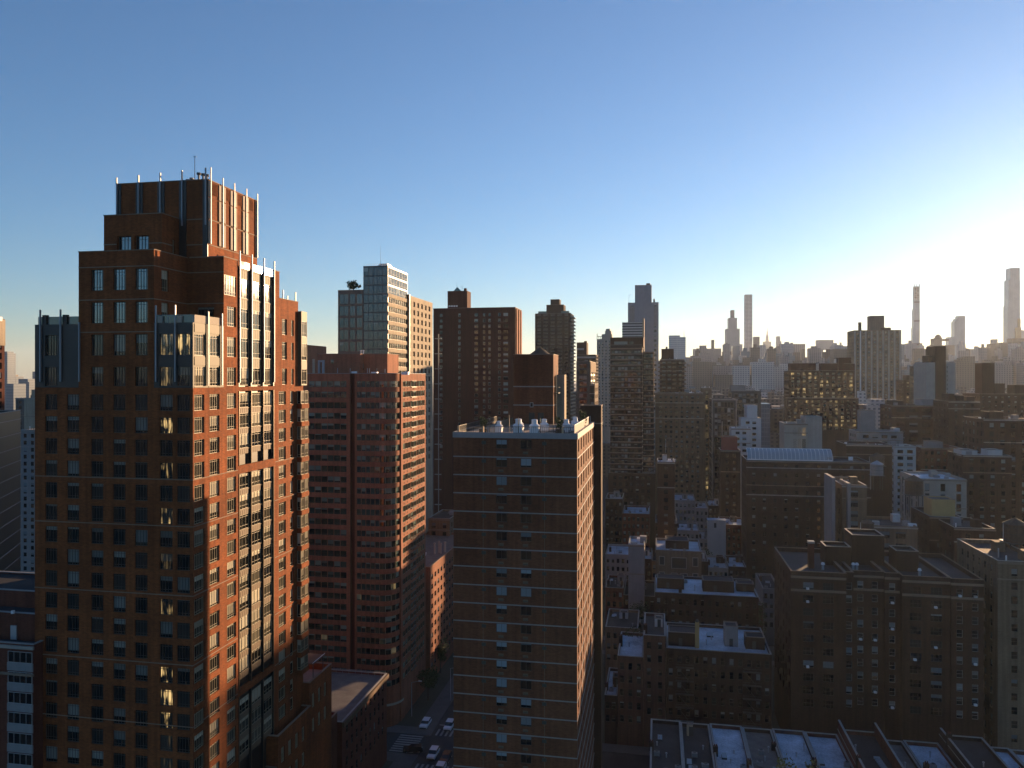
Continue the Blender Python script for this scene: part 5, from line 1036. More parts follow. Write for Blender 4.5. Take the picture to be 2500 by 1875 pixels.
far('thin_step_neighbours', 'grey-brown blocks standing around the foot of the feather-thin tower', 2400, [(2201, 2275, 852, 'far_brown'), (2216, 2252, 838, 'far_brown', 4)], 40)
def dome(b): b.part('dome', lambda m: (m.cyl(b.lx(2290, 10), 10, b.z(826), b.z(819), 12, 8, 'far_brown', 12), m.cyl(b.lx(2290, 10), 10, b.z(819), b.z(816), 8, 2, 'far_brown', 12)))
far('domed_block', 'brown hazy block with a small dome between the slim tower and the curved glass tower', 2500, [(2273, 2317, 843, 'far_brown'), (2280, 2300, 826, 'far_brown', 4), (2302, 2317, 832, 'far_brown', 4)], 40, dome)
def slant(b): b.part('slanted_top', lambda m: (lambda x0, x1, z0, z1: m.prism([(x0, .5), (x1, .5), (x1, 30), (x0, 30)], z0, z1, 'far_glass_pale'))(b.lx(2339), b.lx(2356.6), b.z(778), b.z(771)))
far('curved_glass_tower', 'pale blue-grey glass tower with a rounded sloping top', 3000, [(2330, 2356.6, 784, 'far_glass_pale'), (2334, 2356.6, 778, 'far_glass_pale', .4)], 34, slant)
far('pale_shoulder_tower', 'pale low tower against the left side of the curved glass tower', 2900, [(2315.5, 2331, 823, 'far_glass_pale')], 30)
far('wide_hazy_block', 'wide flat-topped hazy block right of the curved glass tower', 2300, [(2358, 2420, 852, 'far_brown'), (2390, 2420, 849, 'far_brown', 3)], 40)
far('tanked_hazy_tower', 'hazy tower with a small square top beside the wide flat-topped block', 2400, [(2418, 2444, 839, 'far_brown'), (2424, 2436, 828, 'far_pale', 5)], 30)
def gold(b): b.part('gold_buttress', lambda m: (m.box(b.lx(2478), b.lx(2491), -8, -1, 0, b.z(800), 'far_gold'), m.box(b.lx(2484), b.lx(2490), -7, -1, b.z(801), b.z(778), 'far_gold')))
far('tallest_stepped_tower', 'tallest hazy tower at the right edge, stepping back on its left side', 2900, [(2460.5, 2490.5, 745, 'far_glass_pale'), (2462.5, 2490.5, 683, 'far_glass_pale', .4), (2466.5, 2490, 654, 'far_glass_pale', .8)], 40, gold)
far('rightmost_far_block', 'hazy brown blocks at the foot of the tallest stepped tower', 2200, [(2444, 2470, 836, 'far_brown'), (2470, 2520, 826, 'far_brown', 4)], 40)
far('edge_pale_tower', 'pale tower cut by the right frame edge behind the tallest stepped tower', 3200, [(2491, 2530, 806, 'far_pale')], 40)
far('left_glass_tower', 'small blue glass tower with stepped top seen left of the brick tower', 1500, [(8, 18, 862, 'far_glass'), (8, 17, 858, 'far_glass', 2)], 20, group='far towers seen left of the brick tower')
far('left_deco_tower', 'small tan tower with a pointed top behind the blue glass tower', 1800, [(17, 28, 915, 'far_brown'), (19, 27, 904, 'far_brown', 4)], 20, group='far towers seen left of the brick tower')
far('left_navy_tower', 'navy glass tower just right of the small tan tower', 1600, [(28, 39, 919, 'far_glass')], 20, group='far towers seen left of the brick tower')
far('left_grid_block', 'blue glass block with a fine pale grid below the small tan tower', 1000, [(14, 33, 937, 'far_glass')], 20, group='far towers seen left of the brick tower')
far('left_square_block', 'square dark blue block standing alone left of the brick tower', 1200, [(45, 68, 925, 'far_glass'), (60, 71, 932, 'far_glass', -2)], 20, group='far towers seen left of the brick tower')
far('left_hidden_tower', 'grey-blue tower half hidden behind the brick tower', 1700, [(79, 96, 907, 'far_glass')], 20, group='far towers seen left of the brick tower')
far('pink_brick_slab', 'sunlit pink brick slab peeping out right behind the orange brick tower', 420, [(720, 749.5, 842, 'brick_pink')], 25, lambda b: b.part('window_column', lambda m: [m.box(b.lx(743 + 2.4 * i), b.lx(744.4 + 2.4 * i), -.06, -.01, b.z(852 + 12 * k), b.z(847 + 12 * k), 'metal_black', True) for i in range(2) for k in range(6)]), group=None)
far('small_blue_block', 'small blue block on the horizon behind the roof of the rounded tower', 700, [(748, 764, 893, 'far_glass'), (770, 777, 880, 'far_brown', 3)], 20, group=None)
# dense hazy city between and beyond, one mass
rng = random.Random(21); mb = MB()
fm = ['far_brown', 'far_grey', 'far_brown', 'far_pale', 'far_grey', 'far_brown', 'far_glass']
def scatter(n, Y0, Y1, pxa, pxb, ytop, zlo, zhi, wlo, whi, jag=14.):
    for _ in range(n):
        Y = Y0 * (Y1 / Y0) ** rng.random(); px = rng.uniform(pxa, pxb); u, v = UV(px, Y)
        z = rng.uniform(zlo, zhi) ** 1.0; zmax = CAM_H + (HZ - ytop(px) - rng.expovariate(1 / jag)) * Y / FPX
        z = min(z, max(zlo, zmax)); w_, d_ = rng.uniform(wlo, whi), rng.uniform(wlo, whi); g = G(u, v); m_ = rng.choice(fm)
        c = [G(u + a * w_ / 2, v + e * d_ / 2) for a, e in ((-1, -1), (1, -1), (1, 1), (-1, 1))]
        mb.prism([(q.x, q.y) for q in c], 0, z, m_)
        if rng.random() < .6:
            f = rng.uniform(.25, .5); c = [G(u + a * w_ * f / 2, v + e * d_ * f / 2) for a, e in ((-1, -1), (1, -1), (1, 1), (-1, 1))]; mb.prism([(q.x, q.y) for q in c], z, z + rng.uniform(3, 10), m_)
def prof(px):
    return 868 if px > 1680 else 905
scatter(900, 640, 1300, 1610, 2560, lambda p: 905, 14, 70, 12, 34)
scatter(800, 1300, 2600, 1600, 2600, lambda p: 880, 20, 170, 18, 45)
scatter(420, 2600, 6500, 1640, 2650, lambda p: 872, 40, 300, 25, 60); scatter(230, 1500, 3600, 1680, 2560, lambda p: 838, 60, 300, 10, 24, 30.)
scatter(60, 1500, 4000, -100, 120, lambda p: 925, 15, 60, 20, 50); scatter(40, 1200, 4000, 700, 830, lambda p: 925, 15, 60, 20, 50)
scatter(60, 700, 2500, 1240, 1620, lambda p: 925, 15, 70, 15, 40)
o = mb.build('distant_city'); tag(o, 'hazy mass of distant city blocks filling the ground to the horizon', 'city blocks', None, 'stuff')

# ------------------------------------------------------------------ low houses
ORD = ['first', 'second', 'third', 'fourth', 'fifth', 'sixth', 'seventh', 'eighth', 'ninth', 'tenth', 'eleventh', 'twelfth', 'thirteenth', 'fourteenth']
def house(label, u0, u1, v0, v1, z, mat, roof, limit=40, feats=(), par=.7, cope='coping', win=True, cat='house', facing='F', group='low houses among the rooftops', st='sash', party=None):
    b = Bld('row_house', label, u1 - .02, v0, cat, group, limit); w_ = u1 - u0 - .04
    n = max(2, round(w_ / 2.1)); pitch = w_ / n; cols = [(pitch * (i + .5) - .5, pitch * (i + .5) + .5) for i in range(n)]
    rows = [(z - par - .9 - 1.7 - 3.2 * k, z - par - .9 - 3.2 * k) for k in range(int((z - 5) / 3.2))][::-1]
    b.blk(-w_, 0, 0, v1 - v0, 0, z, mat, roof=roof, par=par, cope=cope, F=[(0, z, cols, rows, .18, st)] if win else ())
    D = v1 - v0
    for f in feats:
        k = f[0]
        if k == 'bulk':
            _, fx, fy, ww, dd, hh, mm = f; x, y = -w_ + fx * w_, fy * D
            b.blk(x, x + ww, y, y + dd, z - par, z + hh, mm, par=.15, cope='coping_dark', roof='roof_tar'); b.part('bulkhead_door', lambda m: m.box(x + ww * .35, x + ww * .35 + .85, y - .05, y - .005, z - par, z - par + 1.95, 'metal_dark', True))
        elif k == 'sky':
            _, fx, fy, ww, dd = f; x, y = -w_ + fx * w_, fy * D; b.part('skylight', lambda m: (m.box(x, x + ww, y, y + dd, z - par, z - par + .35, 'metal_dark'), m.face([(x + .05, y + .05, z - par + .36), (x + ww - .05, y + .05, z - par + .36), (x + ww - .05, y + dd - .05, z - par + .75), (x + .05, y + dd - .05, z - par + .75)], 'glass_roof', (.2, (0, 0, 1, 1)))))
        elif k == 'chim':
            _, fx, fy, hh = f; x, y = -w_ + fx * w_, fy * D; b.part('chimney', lambda m: (m.box(x - .45, x + .45, y - .35, y + .35, z - par, z + hh, 'brick_umber'), m.cyl(x - .15, y, z + hh, z + hh + .4, .13, .11, 'brick_red', 8), m.cyl(x + .2, y, z + hh, z + hh + .4, .13, .11, 'brick_red', 8)))
        elif k == 'vent':
            _, fx, fy, hh = f; x, y = -w_ + fx * w_, fy * D; b.part('vent_pipe', lambda m: (m.cyl(x, y, z - par, z - par + hh, .12, .12, 'steel', 6), m.cyl(x, y, z - par + hh, z - par + hh + .2, .22, .18, 'steel', 6)))
        elif k == 'unit':
            _, fx, fy = f; x, y = -w_ + fx * w_, fy * D; b.part('air_unit', lambda m: (m.box(x, x + 1.1, y, y + .8, z - par + .1, z - par + .85, 'stucco_grey', True), m.cyl(x + .55, y + .4, z - par + 1.0, z - par + 1.06, .33, .33, 'metal_dark', 10)))
        elif k == 'party':
            _, s_, hh = f; x = -w_ if s_ == 'L' else -.35; b.part('party_wall', lambda m: (m.box(x + .01, x + .34, .3, D - .3, z, z + hh, mat), m.box(x - .02, x + .37, .25, D - .25, z + hh, z + hh + .12, 'coping', True)))
    b.done(); return b
def rfeats(r, w_, tall=False):
    f = [('chim', r.uniform(.05, .15), r.uniform(.2, .8), r.uniform(.6, 1.6)), ('vent', r.uniform(.3, .6), r.uniform(.2, .7), r.uniform(.7, 1.3))]
    if r.random() < .7: f.append(('bulk', r.uniform(.3, .6), r.uniform(.35, .6), min(2.6, w_ * .4), 3.0, r.uniform(1.2, 2.0), r.choice(['stucco_white', 'stucco_grey', 'brick_umber'])))
    else: f.append(('sky', r.uniform(.3, .6), r.uniform(.3, .6), 1.4, 1.8))
    if r.random() < .6: f.append(('unit', r.uniform(.15, .7), r.uniform(.1, .25)))
    if r.random() < .4: f.append(('chim', .9, r.uniform(.2, .8), r.uniform(.6, 1.4)))
    for _ in range(r.randint(2, 4)): f.append(r.choice([('vent', r.uniform(.1, .9), r.uniform(.08, .9), r.uniform(.5, 1.4)), ('unit', r.uniform(.1, .75), r.uniform(.08, .85)), ('sky', r.uniform(.1, .7), r.uniform(.1, .7), 1.0, 1.4)]))
    return f
GA = 'row of houses nearest the camera'
A = [(1589, 1661, 'roof_tar', 'black-roofed house with a white edge strip, left end of the nearest row', 16.6, 'brick_umber', [('vent', .5, .4, .8), ('unit', .75, .2), ('chim', .03, .5, 1.0)]),
     (1661, 1731, 'roof_tar', 'black-roofed house with a small cream dormer, second in the nearest row', 16.4, 'brick_umber', [('bulk', .2, .82, 1.2, 1.2, 1.6, 'brick_cream'), ('vent', .6, .3, .8), ('unit', .3, .45), ('vent', .7, .6, .7)]),
     (1733, 1810, 'roof_silver', 'house with a bright bluish roof beside the two black-roofed houses', 16.6, 'brick_red', [('chim', .04, .5, 1.2), ('vent', .45, .4, .7), ('unit', .7, .3), ('chim', .96, .35, .8), ('vent', .6, .25, .9)]),
     (1812, 1883, 'roof_gravel', 'house with a dull grey roof between two bright bluish roofs', 16.4, 'brick_umber', [('unit', .2, .4), ('vent', .5, .5, .8), ('sky', .65, .3, 1.2, 1.6)]),
     (1885, 1962, 'roof_silver', 'house with a bright blue-grey roof and dark skylights near the yellow tree', 16.6, 'brownstone', [('sky', .7, .45, 1.1, 1.5), ('vent', .5, .6, .7), ('sky', .72, .15, 1.1, 1.5), ('chim', .1, .2, 1.2)]),
     (1964, 2043, 'roof_silver', 'house with a plain wide blue-grey roof left of the tall skylit house', 16.5, 'brick_red', [('sky', .06, .5, 1.1, 1.4), ('vent', .3, .3, .7), ('unit', .8, .5)]),
     (2140, 2203, 'roof_gravel', 'house with a dull blue-grey roof right of the tall skylit house', 16.2, 'brick_umber', [('unit', .6, .25), ('vent', .4, .5, .9), ('bulk', .5, .1, 1.4, 1.4, 1.0, 'brick_umber')]),
     (2205, 2290, 'roof_silver', 'house with a blue-grey roof and a dark chimney block on its left edge', 16.4, 'brick_red', [('chim', .05, .5, 1.6), ('chim', .08, .25, 2.0), ('vent', .5, .3, .8), ('unit', .3, .6)]),
     (2402, 2462, 'roof_silver', 'blue-roofed house right of the tall house with a black roof', 16.5, 'brick_umber', [('chim', .3, .5, 1.8), ('vent', .6, .4, .7)]),
     (2464, 2530, 'roof_silver', 'blue-roofed house at the lower right corner', 16.3, 'brick_umber', [('unit', .3, .5), ('vent', .7, .3, .8)])]
for i, (pl, pr, rf, lab, z, mm, ff) in enumerate(A): house(lab, Uof(pl, 168), Uof(pr, 168), 143, 168, z, mm, rf, feats=ff + rfeats(random.Random(i + 5), 6)[3:], win=False, group=GA)
b = house('tall brick house with high party walls, slatted skylight and white-framed glass bay', Uof(2045, 168), Uof(2138, 168), 145, 168, 17.6, 'brick_red', 'roof_tar', win=False, group=GA, feats=[('party', 'L', 2.0), ('party', 'R', 2.0), ('vent', .25, .7, .8), ('chim', .02, .3, 2.2)])
w_ = b.u - Uof(2045, 168)
rt = b.root
for i in range(9): m = MB(); m.box(-3.0 + i * .05, -1.9 + i * .05, 12.5 - i * .75, 13.0 - i * .75, 17.0, 17.35, 'glass_roof'); m.build('skylight_slat', rt)
m = MB(); m.box(-6.2, -1.0, -1.6, -.1, 12, 16.4, 'metal_black'); m.build('glass_bay', rt)
for i in range(5): m = MB(); m.box(-6.25 + i * 1.3 - .06, -6.25 + i * 1.3 + .06, -1.68, -1.61, 12, 16.45, 'frame_white', True); m.build('bay_mullion', rt)
for zz in (13.4, 14.9, 16.4): m = MB(); m.box(-6.3, -.95, -1.7, -1.685, zz, zz + .14, 'frame_white', True); m.build('bay_rail', rt)
m = MB(); m.box(-3.2, -1.2, 1.0, 3.2, 17.3, 18.0, 'stucco_white'); m.build('white_roof_box', rt)
house('tall dark house with a sloping black roof between two blue-roofed houses', Uof(2293, 168), Uof(2398, 168), 146, 168, 18.2, 'brick_umber', 'roof_tar', win=False, group=GA, feats=[('party', 'L', 1.4), ('chim', .04, .8, 2.2), ('vent', .5, .5, .8)])
# houses across the street
GB = 'houses across the street behind the nearest row'
v = 190
house('narrow pinkish stone house with arched top windows left of the tall parapet house', Uof(1508, v), Uof(1570, v), v, v + 18, Zof(1603, Uof(1540, v), v), 'brownstone', 'roof_silver', feats=[('chim', .05, .5, 2.0), ('vent', .4, .5, .9)], group=GB)
house('narrow brick house with a tall stepped parapet and white side windows', Uof(1571, v), Uof(1625, v), v, v + 18, Zof(1552, Uof(1600, v), v), 'brownstone', 'roof_tar', feats=[('chim', .08, .2, 1.4), ('bulk', .5, .5, 2, 3, 1.4, 'stucco_white')], group=GB)
b = house('wide dark brick tenement with a bluish roof, ochre chimney and fire escapes', Uof(1627, v), Uof(1884, v), v, v + 20, Zof(1590, Uof(1750, v), v), 'brick_umber', 'roof_silver', limit=90, cat='tenement', group=GB,
      feats=[('bulk', .02, .2, 7.2, 5.5, 2.6, 'brick_umber'), ('bulk', .58, .3, 3.2, 4.0, 4.2, 'stucco_grey'), ('bulk', .78, .25, 4.5, 4, 2.2, 'brick_umber'), ('vent', .4, .3, 1.2), ('vent', .46, .5, 1.0), ('sky', .42, .6, 1.6, 2)])
wt = Uof(1884, v) - Uof(1627, v); zt = Zof(1590, Uof(1750, v), v)
m = MB(); m.box(-wt + wt * .285, -wt + wt * .325, 3.2, 4.3, zt - .7, zt + 5.6, 'stucco_yellow'); m.cyl(-wt + wt * .305, 3.7, zt + 5.6, zt + 6.2, .45, .3, 'metal_dark', 10); m.build('ochre_chimney', b.root)
for fx in (.09, .73):
    for k in range(5):
        zz = zt - 3.4 - 3.2 * k; m = MB(); m.box(-wt + wt * fx, -wt + wt * fx + 4.2, -1.0, -.02, zz - .95, zz - .87, 'metal_dark', True); baluster_rail(m, -wt + wt * fx, -1.0, -wt + wt * fx + 4.2, -1.0, zz - .87, 'metal_dark', .9, .3); m.tube((-wt + wt * fx + .5, -.6, zz - .9), (-wt + wt * fx + 3.2, -.6, zz - 4.1), .06, 'metal_dark', 4); m.build('fire_escape', b.root)
hb = random.Random(31)
house('low dark-roofed building tucked behind the brown slab of the banded tower', Uof(1476, v), Uof(1506, v), v, v + 18, 12, 'brick_umber', 'roof_silver', feats=rfeats(hb, 6), group=GB)
# rows farther back
def row(v0, v1, pxa, pxb, zlo, zhi, seed, where, lim=0, skip=()):
    r = random.Random(seed); u = Uof(pxa, v0); ue = Uof(pxb, v0); i = 0; hl = []
    while u < ue - 4 and i < 13:
        w_ = r.choice([6.2, 6.8, 7.6, 9.5, 12.0]); u2_ = min(ue, u + w_)
        mm = r.choice(['brick_umber', 'brownstone', 'brick_brown', 'stucco_grey', 'brick_red', 'brick_tan', 'limestone', 'brick_umber']); rf = r.choice(['roof_silver', 'roof_tar', 'roof_pale', 'roof_silver', 'roof_gravel'])
        cn = {'brick_umber': 'dark brick', 'brownstone': 'brownstone', 'brick_brown': 'brown brick', 'stucco_grey': 'grey stucco', 'brick_red': 'red brick', 'brick_tan': 'tan brick', 'limestone': 'pale stone'}[mm]
        rn = {'roof_silver': 'silvery', 'roof_tar': 'black', 'roof_pale': 'whitish', 'roof_gravel': 'grey gravel'}[rf]
        house(f'{cn} house with a {rn} roof, {ORD[i]} in the {where}', u, u2_, v0, v1 - r.uniform(0, 4), r.uniform(zlo, zhi), mm, rf, limit=lim, feats=rfeats(r, w_), st='sash' if lim else 'plain', group='houses of the ' + where)
        u = u2_; i += 1
row(228, 250, 1478, 1597, 12, 17, 41, 'garden row beside the slab')
b = house('long dark tenement with a wide silvery roof and dark stair bulkheads, two rows back', Uof(1599, 230), Uof(1852, 230), 230, 250, Zof(1452, Uof(1720, 230), 230), 'brick_umber', 'roof_silver', limit=60, cat='tenement', feats=[('bulk', .02, .35, 8, 5, 2.4, 'brick_umber'), ('bulk', .48, .3, 9, 6, 2.6, 'brick_umber'), ('vent', .4, .3, 1.6), ('chim', .25, .1, 1.4), ('unit', .3, .7), ('bulk', .82, .4, 5, 4, 1.6, 'brick_umber')], group='houses two rows back')
row(269, 290, 1478, 1600, 14, 22, 43, 'third row, left of the mansion')
b = house('stone mansion with a large framed central window and white roof vents', Uof(1601, 272), Uof(1713, 272), 272, 292, Zof(1345, Uof(1657, 272), 272), 'brick_tan', 'roof_silver', limit=0, st='plain', win=False, cat='mansion', cope='white_band', feats=[('bulk', .22, .3, 8, 8, 2.2, 'brick_umber'), ('unit', .3, .1), ('unit', .6, .1)], group='houses three rows back')
wm = Uof(1713, 272) - Uof(1601, 272); zm_ = Zof(1345, Uof(1657, 272), 272)
for x0, x1, z0, z1 in ((.34, .68, 2.2, 6.2), (.07, .2, 2.0, 5.2), (.8, .93, 2.0, 5.2), (.33, .48, 7.6, 9.6), (.54, .7, 7.6, 9.6), (.07, .2, 7.4, 9.6), (.8, .93, 7.4, 9.6)):
    m = MB(); m.box(-wm + x0 * wm, -wm + x1 * wm, -.1, -.02, zm_ - z1, zm_ - z0, 'limestone', True); m.box(-wm + x0 * wm + .25, -wm + x1 * wm - .25, -.13, -.11, zm_ - z1 + .25, zm_ - z0 - .25, 'metal_black', True); m.build('window', b.root)
row(270, 292, 1716, 1905, 13, 19, 47, 'third row, right of the mansion')
row(309, 330, 1478, 1640, 15, 24, 53, 'fourth row, left part', 0)
row(309, 330, 1642, 1822, 15, 22, 59, 'fourth row, right part', 0)
row(349, 371, 1478, 1600, 27, 37, 71, 'fifth row, left part', 0)
row(349, 371, 1600, 1822, 16, 26, 61, 'fifth row, right part', 0)
row(390, 412, 1606, 1780, 18, 30, 67, 'sixth row back', 0)
simple('corner_brick_flats', 'narrow brick block with white sashes right of the terrace tower foot', 1605, 1647, 1128, 300, 14, 'brick_brown', (3.2, 3.1, 1.5, 1.6, 'plain'), roof='roof_silver', bulk=((.3, .55, .2, .5, 2.2, 'stucco_white'),))
simple('grey_party_wall_house', 'pale grey blank party wall rising among the dark low roofs', 1534, 1573, 1330, 262, 14, 'stucco_grey', None, roof='roof_silver')
for i, px in enumerate((1730, 1815, 1904)):
    u, v = UV(px + 20, 335); t = thing('stair_hut', ('white roof hut with a dark door, left one of three in a line', 'white roof hut with a dark door, middle one of three in a line', 'white roof hut with a dark door, right one of three in a line')[i], 'roof hut', G(u, v, 0), -TH, 'white roof huts in a line'); zz = Zof(1290, u, v)
    m = MB(); m.box(-3.8, 3.8, 0, 5, 10, zz + 3.4, 'stucco_white'); m.build('hut_wall', t); m = MB(); m.box(-1.2, -.2, -.06, -.005, zz + .2, zz + 2.3, 'metal_dark', True); m.build('door', t); m = MB(); m.box(-4, 4, -.2, 5.2, zz + 3.4, zz + 3.6, 'roof_silver', True); m.build('hut_roof', t)
# filler blocks that carry the city on beyond the right frame edge
for i, (u, v, w_, d_, z) in enumerate(((150, 190, 26, 24, 48), (182, 190, 30, 24, 52), (150, 230, 40, 20, 40), (178, 272, 30, 22, 46), (212, 272, 34, 22, 60), (196, 312, 40, 20, 44), (225, 352, 36, 22, 52), (250, 392, 40, 22, 64), (290, 432, 40, 24, 70), (300, 480, 50, 30, 74), (340, 540, 50, 30, 78), (390, 600, 60, 30, 84))):
    b = Bld('side_block', f'{ORD[i]} plain brown block standing just beyond the right frame edge', u, v, 'building', 'blocks beyond the right frame edge'); b.blk(-w_, 0, 0, d_, 0, z, 'brick_umber'); b.done()
# ------------------------------------------------------------------ ground, streets
def sheet(name, u0, u1, v0, v1, z, mat, h=None):
    m = MB(); m.box(u0, u1, v0, v1, -0.2 if h is None else z - h, z, mat); o = m.build(name, None, (0, 0, 0), -TH); o['kind'] = 'structure'; return o
m = MB(); m.face([(-14000, -14000, 0), (14000, -14000, 0), (14000, 14000, 0), (-14000, 14000, 0)], 'asphalt'); o = m.build('ground'); o['kind'] = 'structure'
for ua, ub in ((-240, -60.2), (-31.5, 130)):
    for v0, v1 in ((20, 90), (91, 172.5), (189.5, 251.5), (268.5, 330.5), (348.5, 412)):
        a, c = (ua, ub + 4.2) if ub < 0 else (ua - 4.2, ub); sheet('pavement', a, c, v0 - 3.6, v1 + 3.6, .13, 'pavement')
        sheet('yard', ua + .5, ub - .5, v0 + .5, v1 - .5, .137, 'yard', .3)
sheet('road', -56, -35.7, 20, 600, .004, 'asphalt', .1); sheet('bus_lane', -41.5, -38.2, 195, 420, .008, 'bus_lane', .05)
sheet('bus_lane', -41.5, -38.2, 100, 168, .008, 'bus_lane', .05)
def stripe(u0, u1, v0, v1): o = sheet('road_marking', u0, u1, v0, v1, .012, 'road_paint', .01)
for i in range(16):
    if i not in (6, 14): stripe(-55 + i * 1.2, -54.45 + i * 1.2, 186.6, 190.2)
for i in range(12): stripe(-63.6, -57.6, 173.4 + i * 1.15, 173.95 + i * 1.15)
for i in range(15): stripe(-55 + i * 1.2, -54.45 + i * 1.2, 169.6, 172.2)
for u in (-52.3, -48.9, -45.4, -41.7):
    for k in range(14): stripe(u, u + .14, 194 + k * 9, 197 + k * 9)
stripe(-55.4, -36.2, 192.2, 192.7); stripe(-38.1, -37.95, 195, 400)
# ------------------------------------------------------------------ cars
def car(label, px, py, body, cat='car', L=4.8, W=1.9, hgt=1.65, rz=0.0, group='cars on the avenue'):
    Y = CAM_H * FPX / (py - HZ); X = (px - 1250) / FPX * Y
    t = thing('car', label, cat, (X, Y, .016), -TH + rz, group); hw = W / 2
    prof_ = [(-L / 2, .35), (-L / 2, .85), (-L / 2 + .15, .98), (L / 2 - .35, .98 + .02), (L / 2 - .02, .86), (L / 2, .35)]
    m = MB(); n = len(prof_)
    secs = [(-hw, 0.0), (-hw + .08, .03), (hw - .08, .03), (hw, 0.0)]
    for j in range(3):
        (xa, da), (xb, db) = secs[j], secs[j + 1]
        for i in range(n - 1):
            (ya, za), (yb, zb) = prof_[i], prof_[i + 1]
            m.face([(xa, ya, za + da), (xb, ya, za + db), (xb, yb, zb + db), (xa, yb, zb + da)], body)
    for x in (-hw, hw): m.face([(x, y, z) for y, z in prof_], body)
    m.build('body', t)
    c0, c1, r0, r1 = -L / 2 + 1.25, L / 2 - .15, -L / 2 + 1.95, L / 2 - .55
    m = MB(); m.face([(-hw + .12, r0, hgt), (hw - .12, r0, hgt), (hw - .12, r1, hgt), (-hw + .12, r1, hgt)], body)
    for x in (-hw + .12, hw - .12): m.box(x - .03, x + .03, r0, r1, hgt - .08, hgt + .02, body, True)
    m.build('car_roof', t)
    def q(name, pts): m = MB(); m.face(pts, 'glass_car', (.3, (0, 0, 1, 1))); m.build(name, t)
    q('windscreen', [(-hw + .05, c0, 1.0), (hw - .05, c0, 1.0), (hw - .14, r0, hgt - .01), (-hw + .14, r0, hgt - .01)])
    q('rear_window', [(-hw + .05, c1, 1.0), (hw - .05, c1, 1.0), (hw - .14, r1, hgt - .01), (-hw + .14, r1, hgt - .01)])
    for x, x2 in ((-hw + .04, -hw + .13), (hw - .04, hw - .13)): q('side_window', [(x, c0, 1.0), (x, c1, 1.0), (x2, r1, hgt - .01), (x2, r0, hgt - .01)])
    for x in (-hw + .02, hw - .24):
        for y in (-L / 2 + .9, L / 2 - .9):
            m = MB(); m.tube((x, y, .34), (x + .22, y, .34), .34, 'tyre', 14); wh = m.build('wheel', t); m = MB(); m.tube((x - .01, y, .34), (x + .23, y, .34), .2, 'steel', 10); m.build('rim', wh)
    for x in (-hw + .12, hw - .5): m = MB(); m.box(x, x + .38, -L / 2 - .02, -L / 2 + .03, .62, .8, 'white_paint', True); m.build('headlight', t)
    m = MB(); m.box(-hw + .1, hw - .1, -L / 2 - .05, -L / 2 + .02, .35, .55, 'metal_dark', True); m.build('bumper', t)
car('white saloon car with a dark glass roof waiting before the crosswalk', 1039, 1772, 'car_white', hgt=1.5)
car('white sport utility car in the lane beside the brown banded tower', 1097, 1777, 'car_white')
car('white sport utility car that has driven over the crosswalk', 1058, 1846, 'car_white')
car('black car with small headlights at the right of the lower white car', 1089, 1856, 'car_black', hgt=1.5)
car('black car crossing the junction sideways', 1009, 1835, 'car_black', rz=math.radians(-75), hgt=1.5)
car('pale grey car half cut by the bottom edge', 1074, 1884, 'car_white', hgt=1.5)
car('dark car parked on the side street by the crosswalk', 915, 1832, 'car_black', rz=math.radians(90), hgt=1.5)
# street lamps, traffic signal
for px, py, lab in ((1005, 1750, 'street lamp with a curved arm on the corner below the rounded tower'), (1100, 1712, 'street lamp farther up the avenue beside the brown banded tower')):
    Y = CAM_H * FPX / (py - HZ); t = thing('street_lamp', lab, 'street lamp', ((px - 1250) / FPX * Y, Y, .13)); m = MB(); m.cyl(0, 0, 0, 9, .12, .07, 'grey_paint', 8); m.build('pole', t)
    m = MB(); m.tube((0, 0, 9), (2.2, 0, 9.5), .05, 'grey_paint'); m.build('arm', t); m = MB(); m.box(1.9, 2.8, -.15, .15, 9.42, 9.58, 'white_paint', True); m.build('lamp_head', t)
# orange market umbrella-like canopy and podium neighbours
Y = CAM_H * FPX / (1868 - HZ); t = thing('orange_canopy', 'small orange street canopy at the bottom edge beside the crosswalk', 'canopy', ((900 - 1250) / FPX * Y, Y, .13)); m = MB(); m.cyl(0, 0, 2.3, 3.1, 2.0, .1, 'orange_paint', 8); m.build('canopy_top', t); m = MB(); m.cyl(0, 0, 0, 2.3, .05, .05, 'metal_dark', 6); m.build('pole', t)
u, v = UV(903, 170); b = Bld('corner_tenement', 'low brick corner building with a flat bluish roof beside the brick tower podium', u, 172.0 - 26, limit=60)
zt = 20.5; b.blk(-18, 0, 0, 26, 0, zt, 'brick_red', roof='roof_gravel', cope='coping', par=.5, Rr=seg(26, 4, zt, 2.6, 3.3, 1.1, 1.9, 'sash', top=1.4)); b.part('roof_rail', lambda m: baluster_rail(m, -17, 25, -1, 25, zt - .3, 'steel', 1.0, 1.5)); b.part('cornice', lambda m: m.box(.003, .5, -.1, 26.2, zt - 1.0, zt - .02, 'wood_dark', True)); b.done()
b = Bld('podium_annex', 'low brick annex with roof garden between the brick tower and the corner building', u - 1.0, 172.0 - 26 - 15, limit=60)
zt = 22.5; b.blk(-16, 0, 0, 14.9, 0, zt, 'brick_red', roof='deck_tile', cope='stone_belt', par=1.0, Rr=seg(14.9, 4, zt, 2.9, 3.6, 1.5, 2.3, 'sash', top=2.2)); b.done()
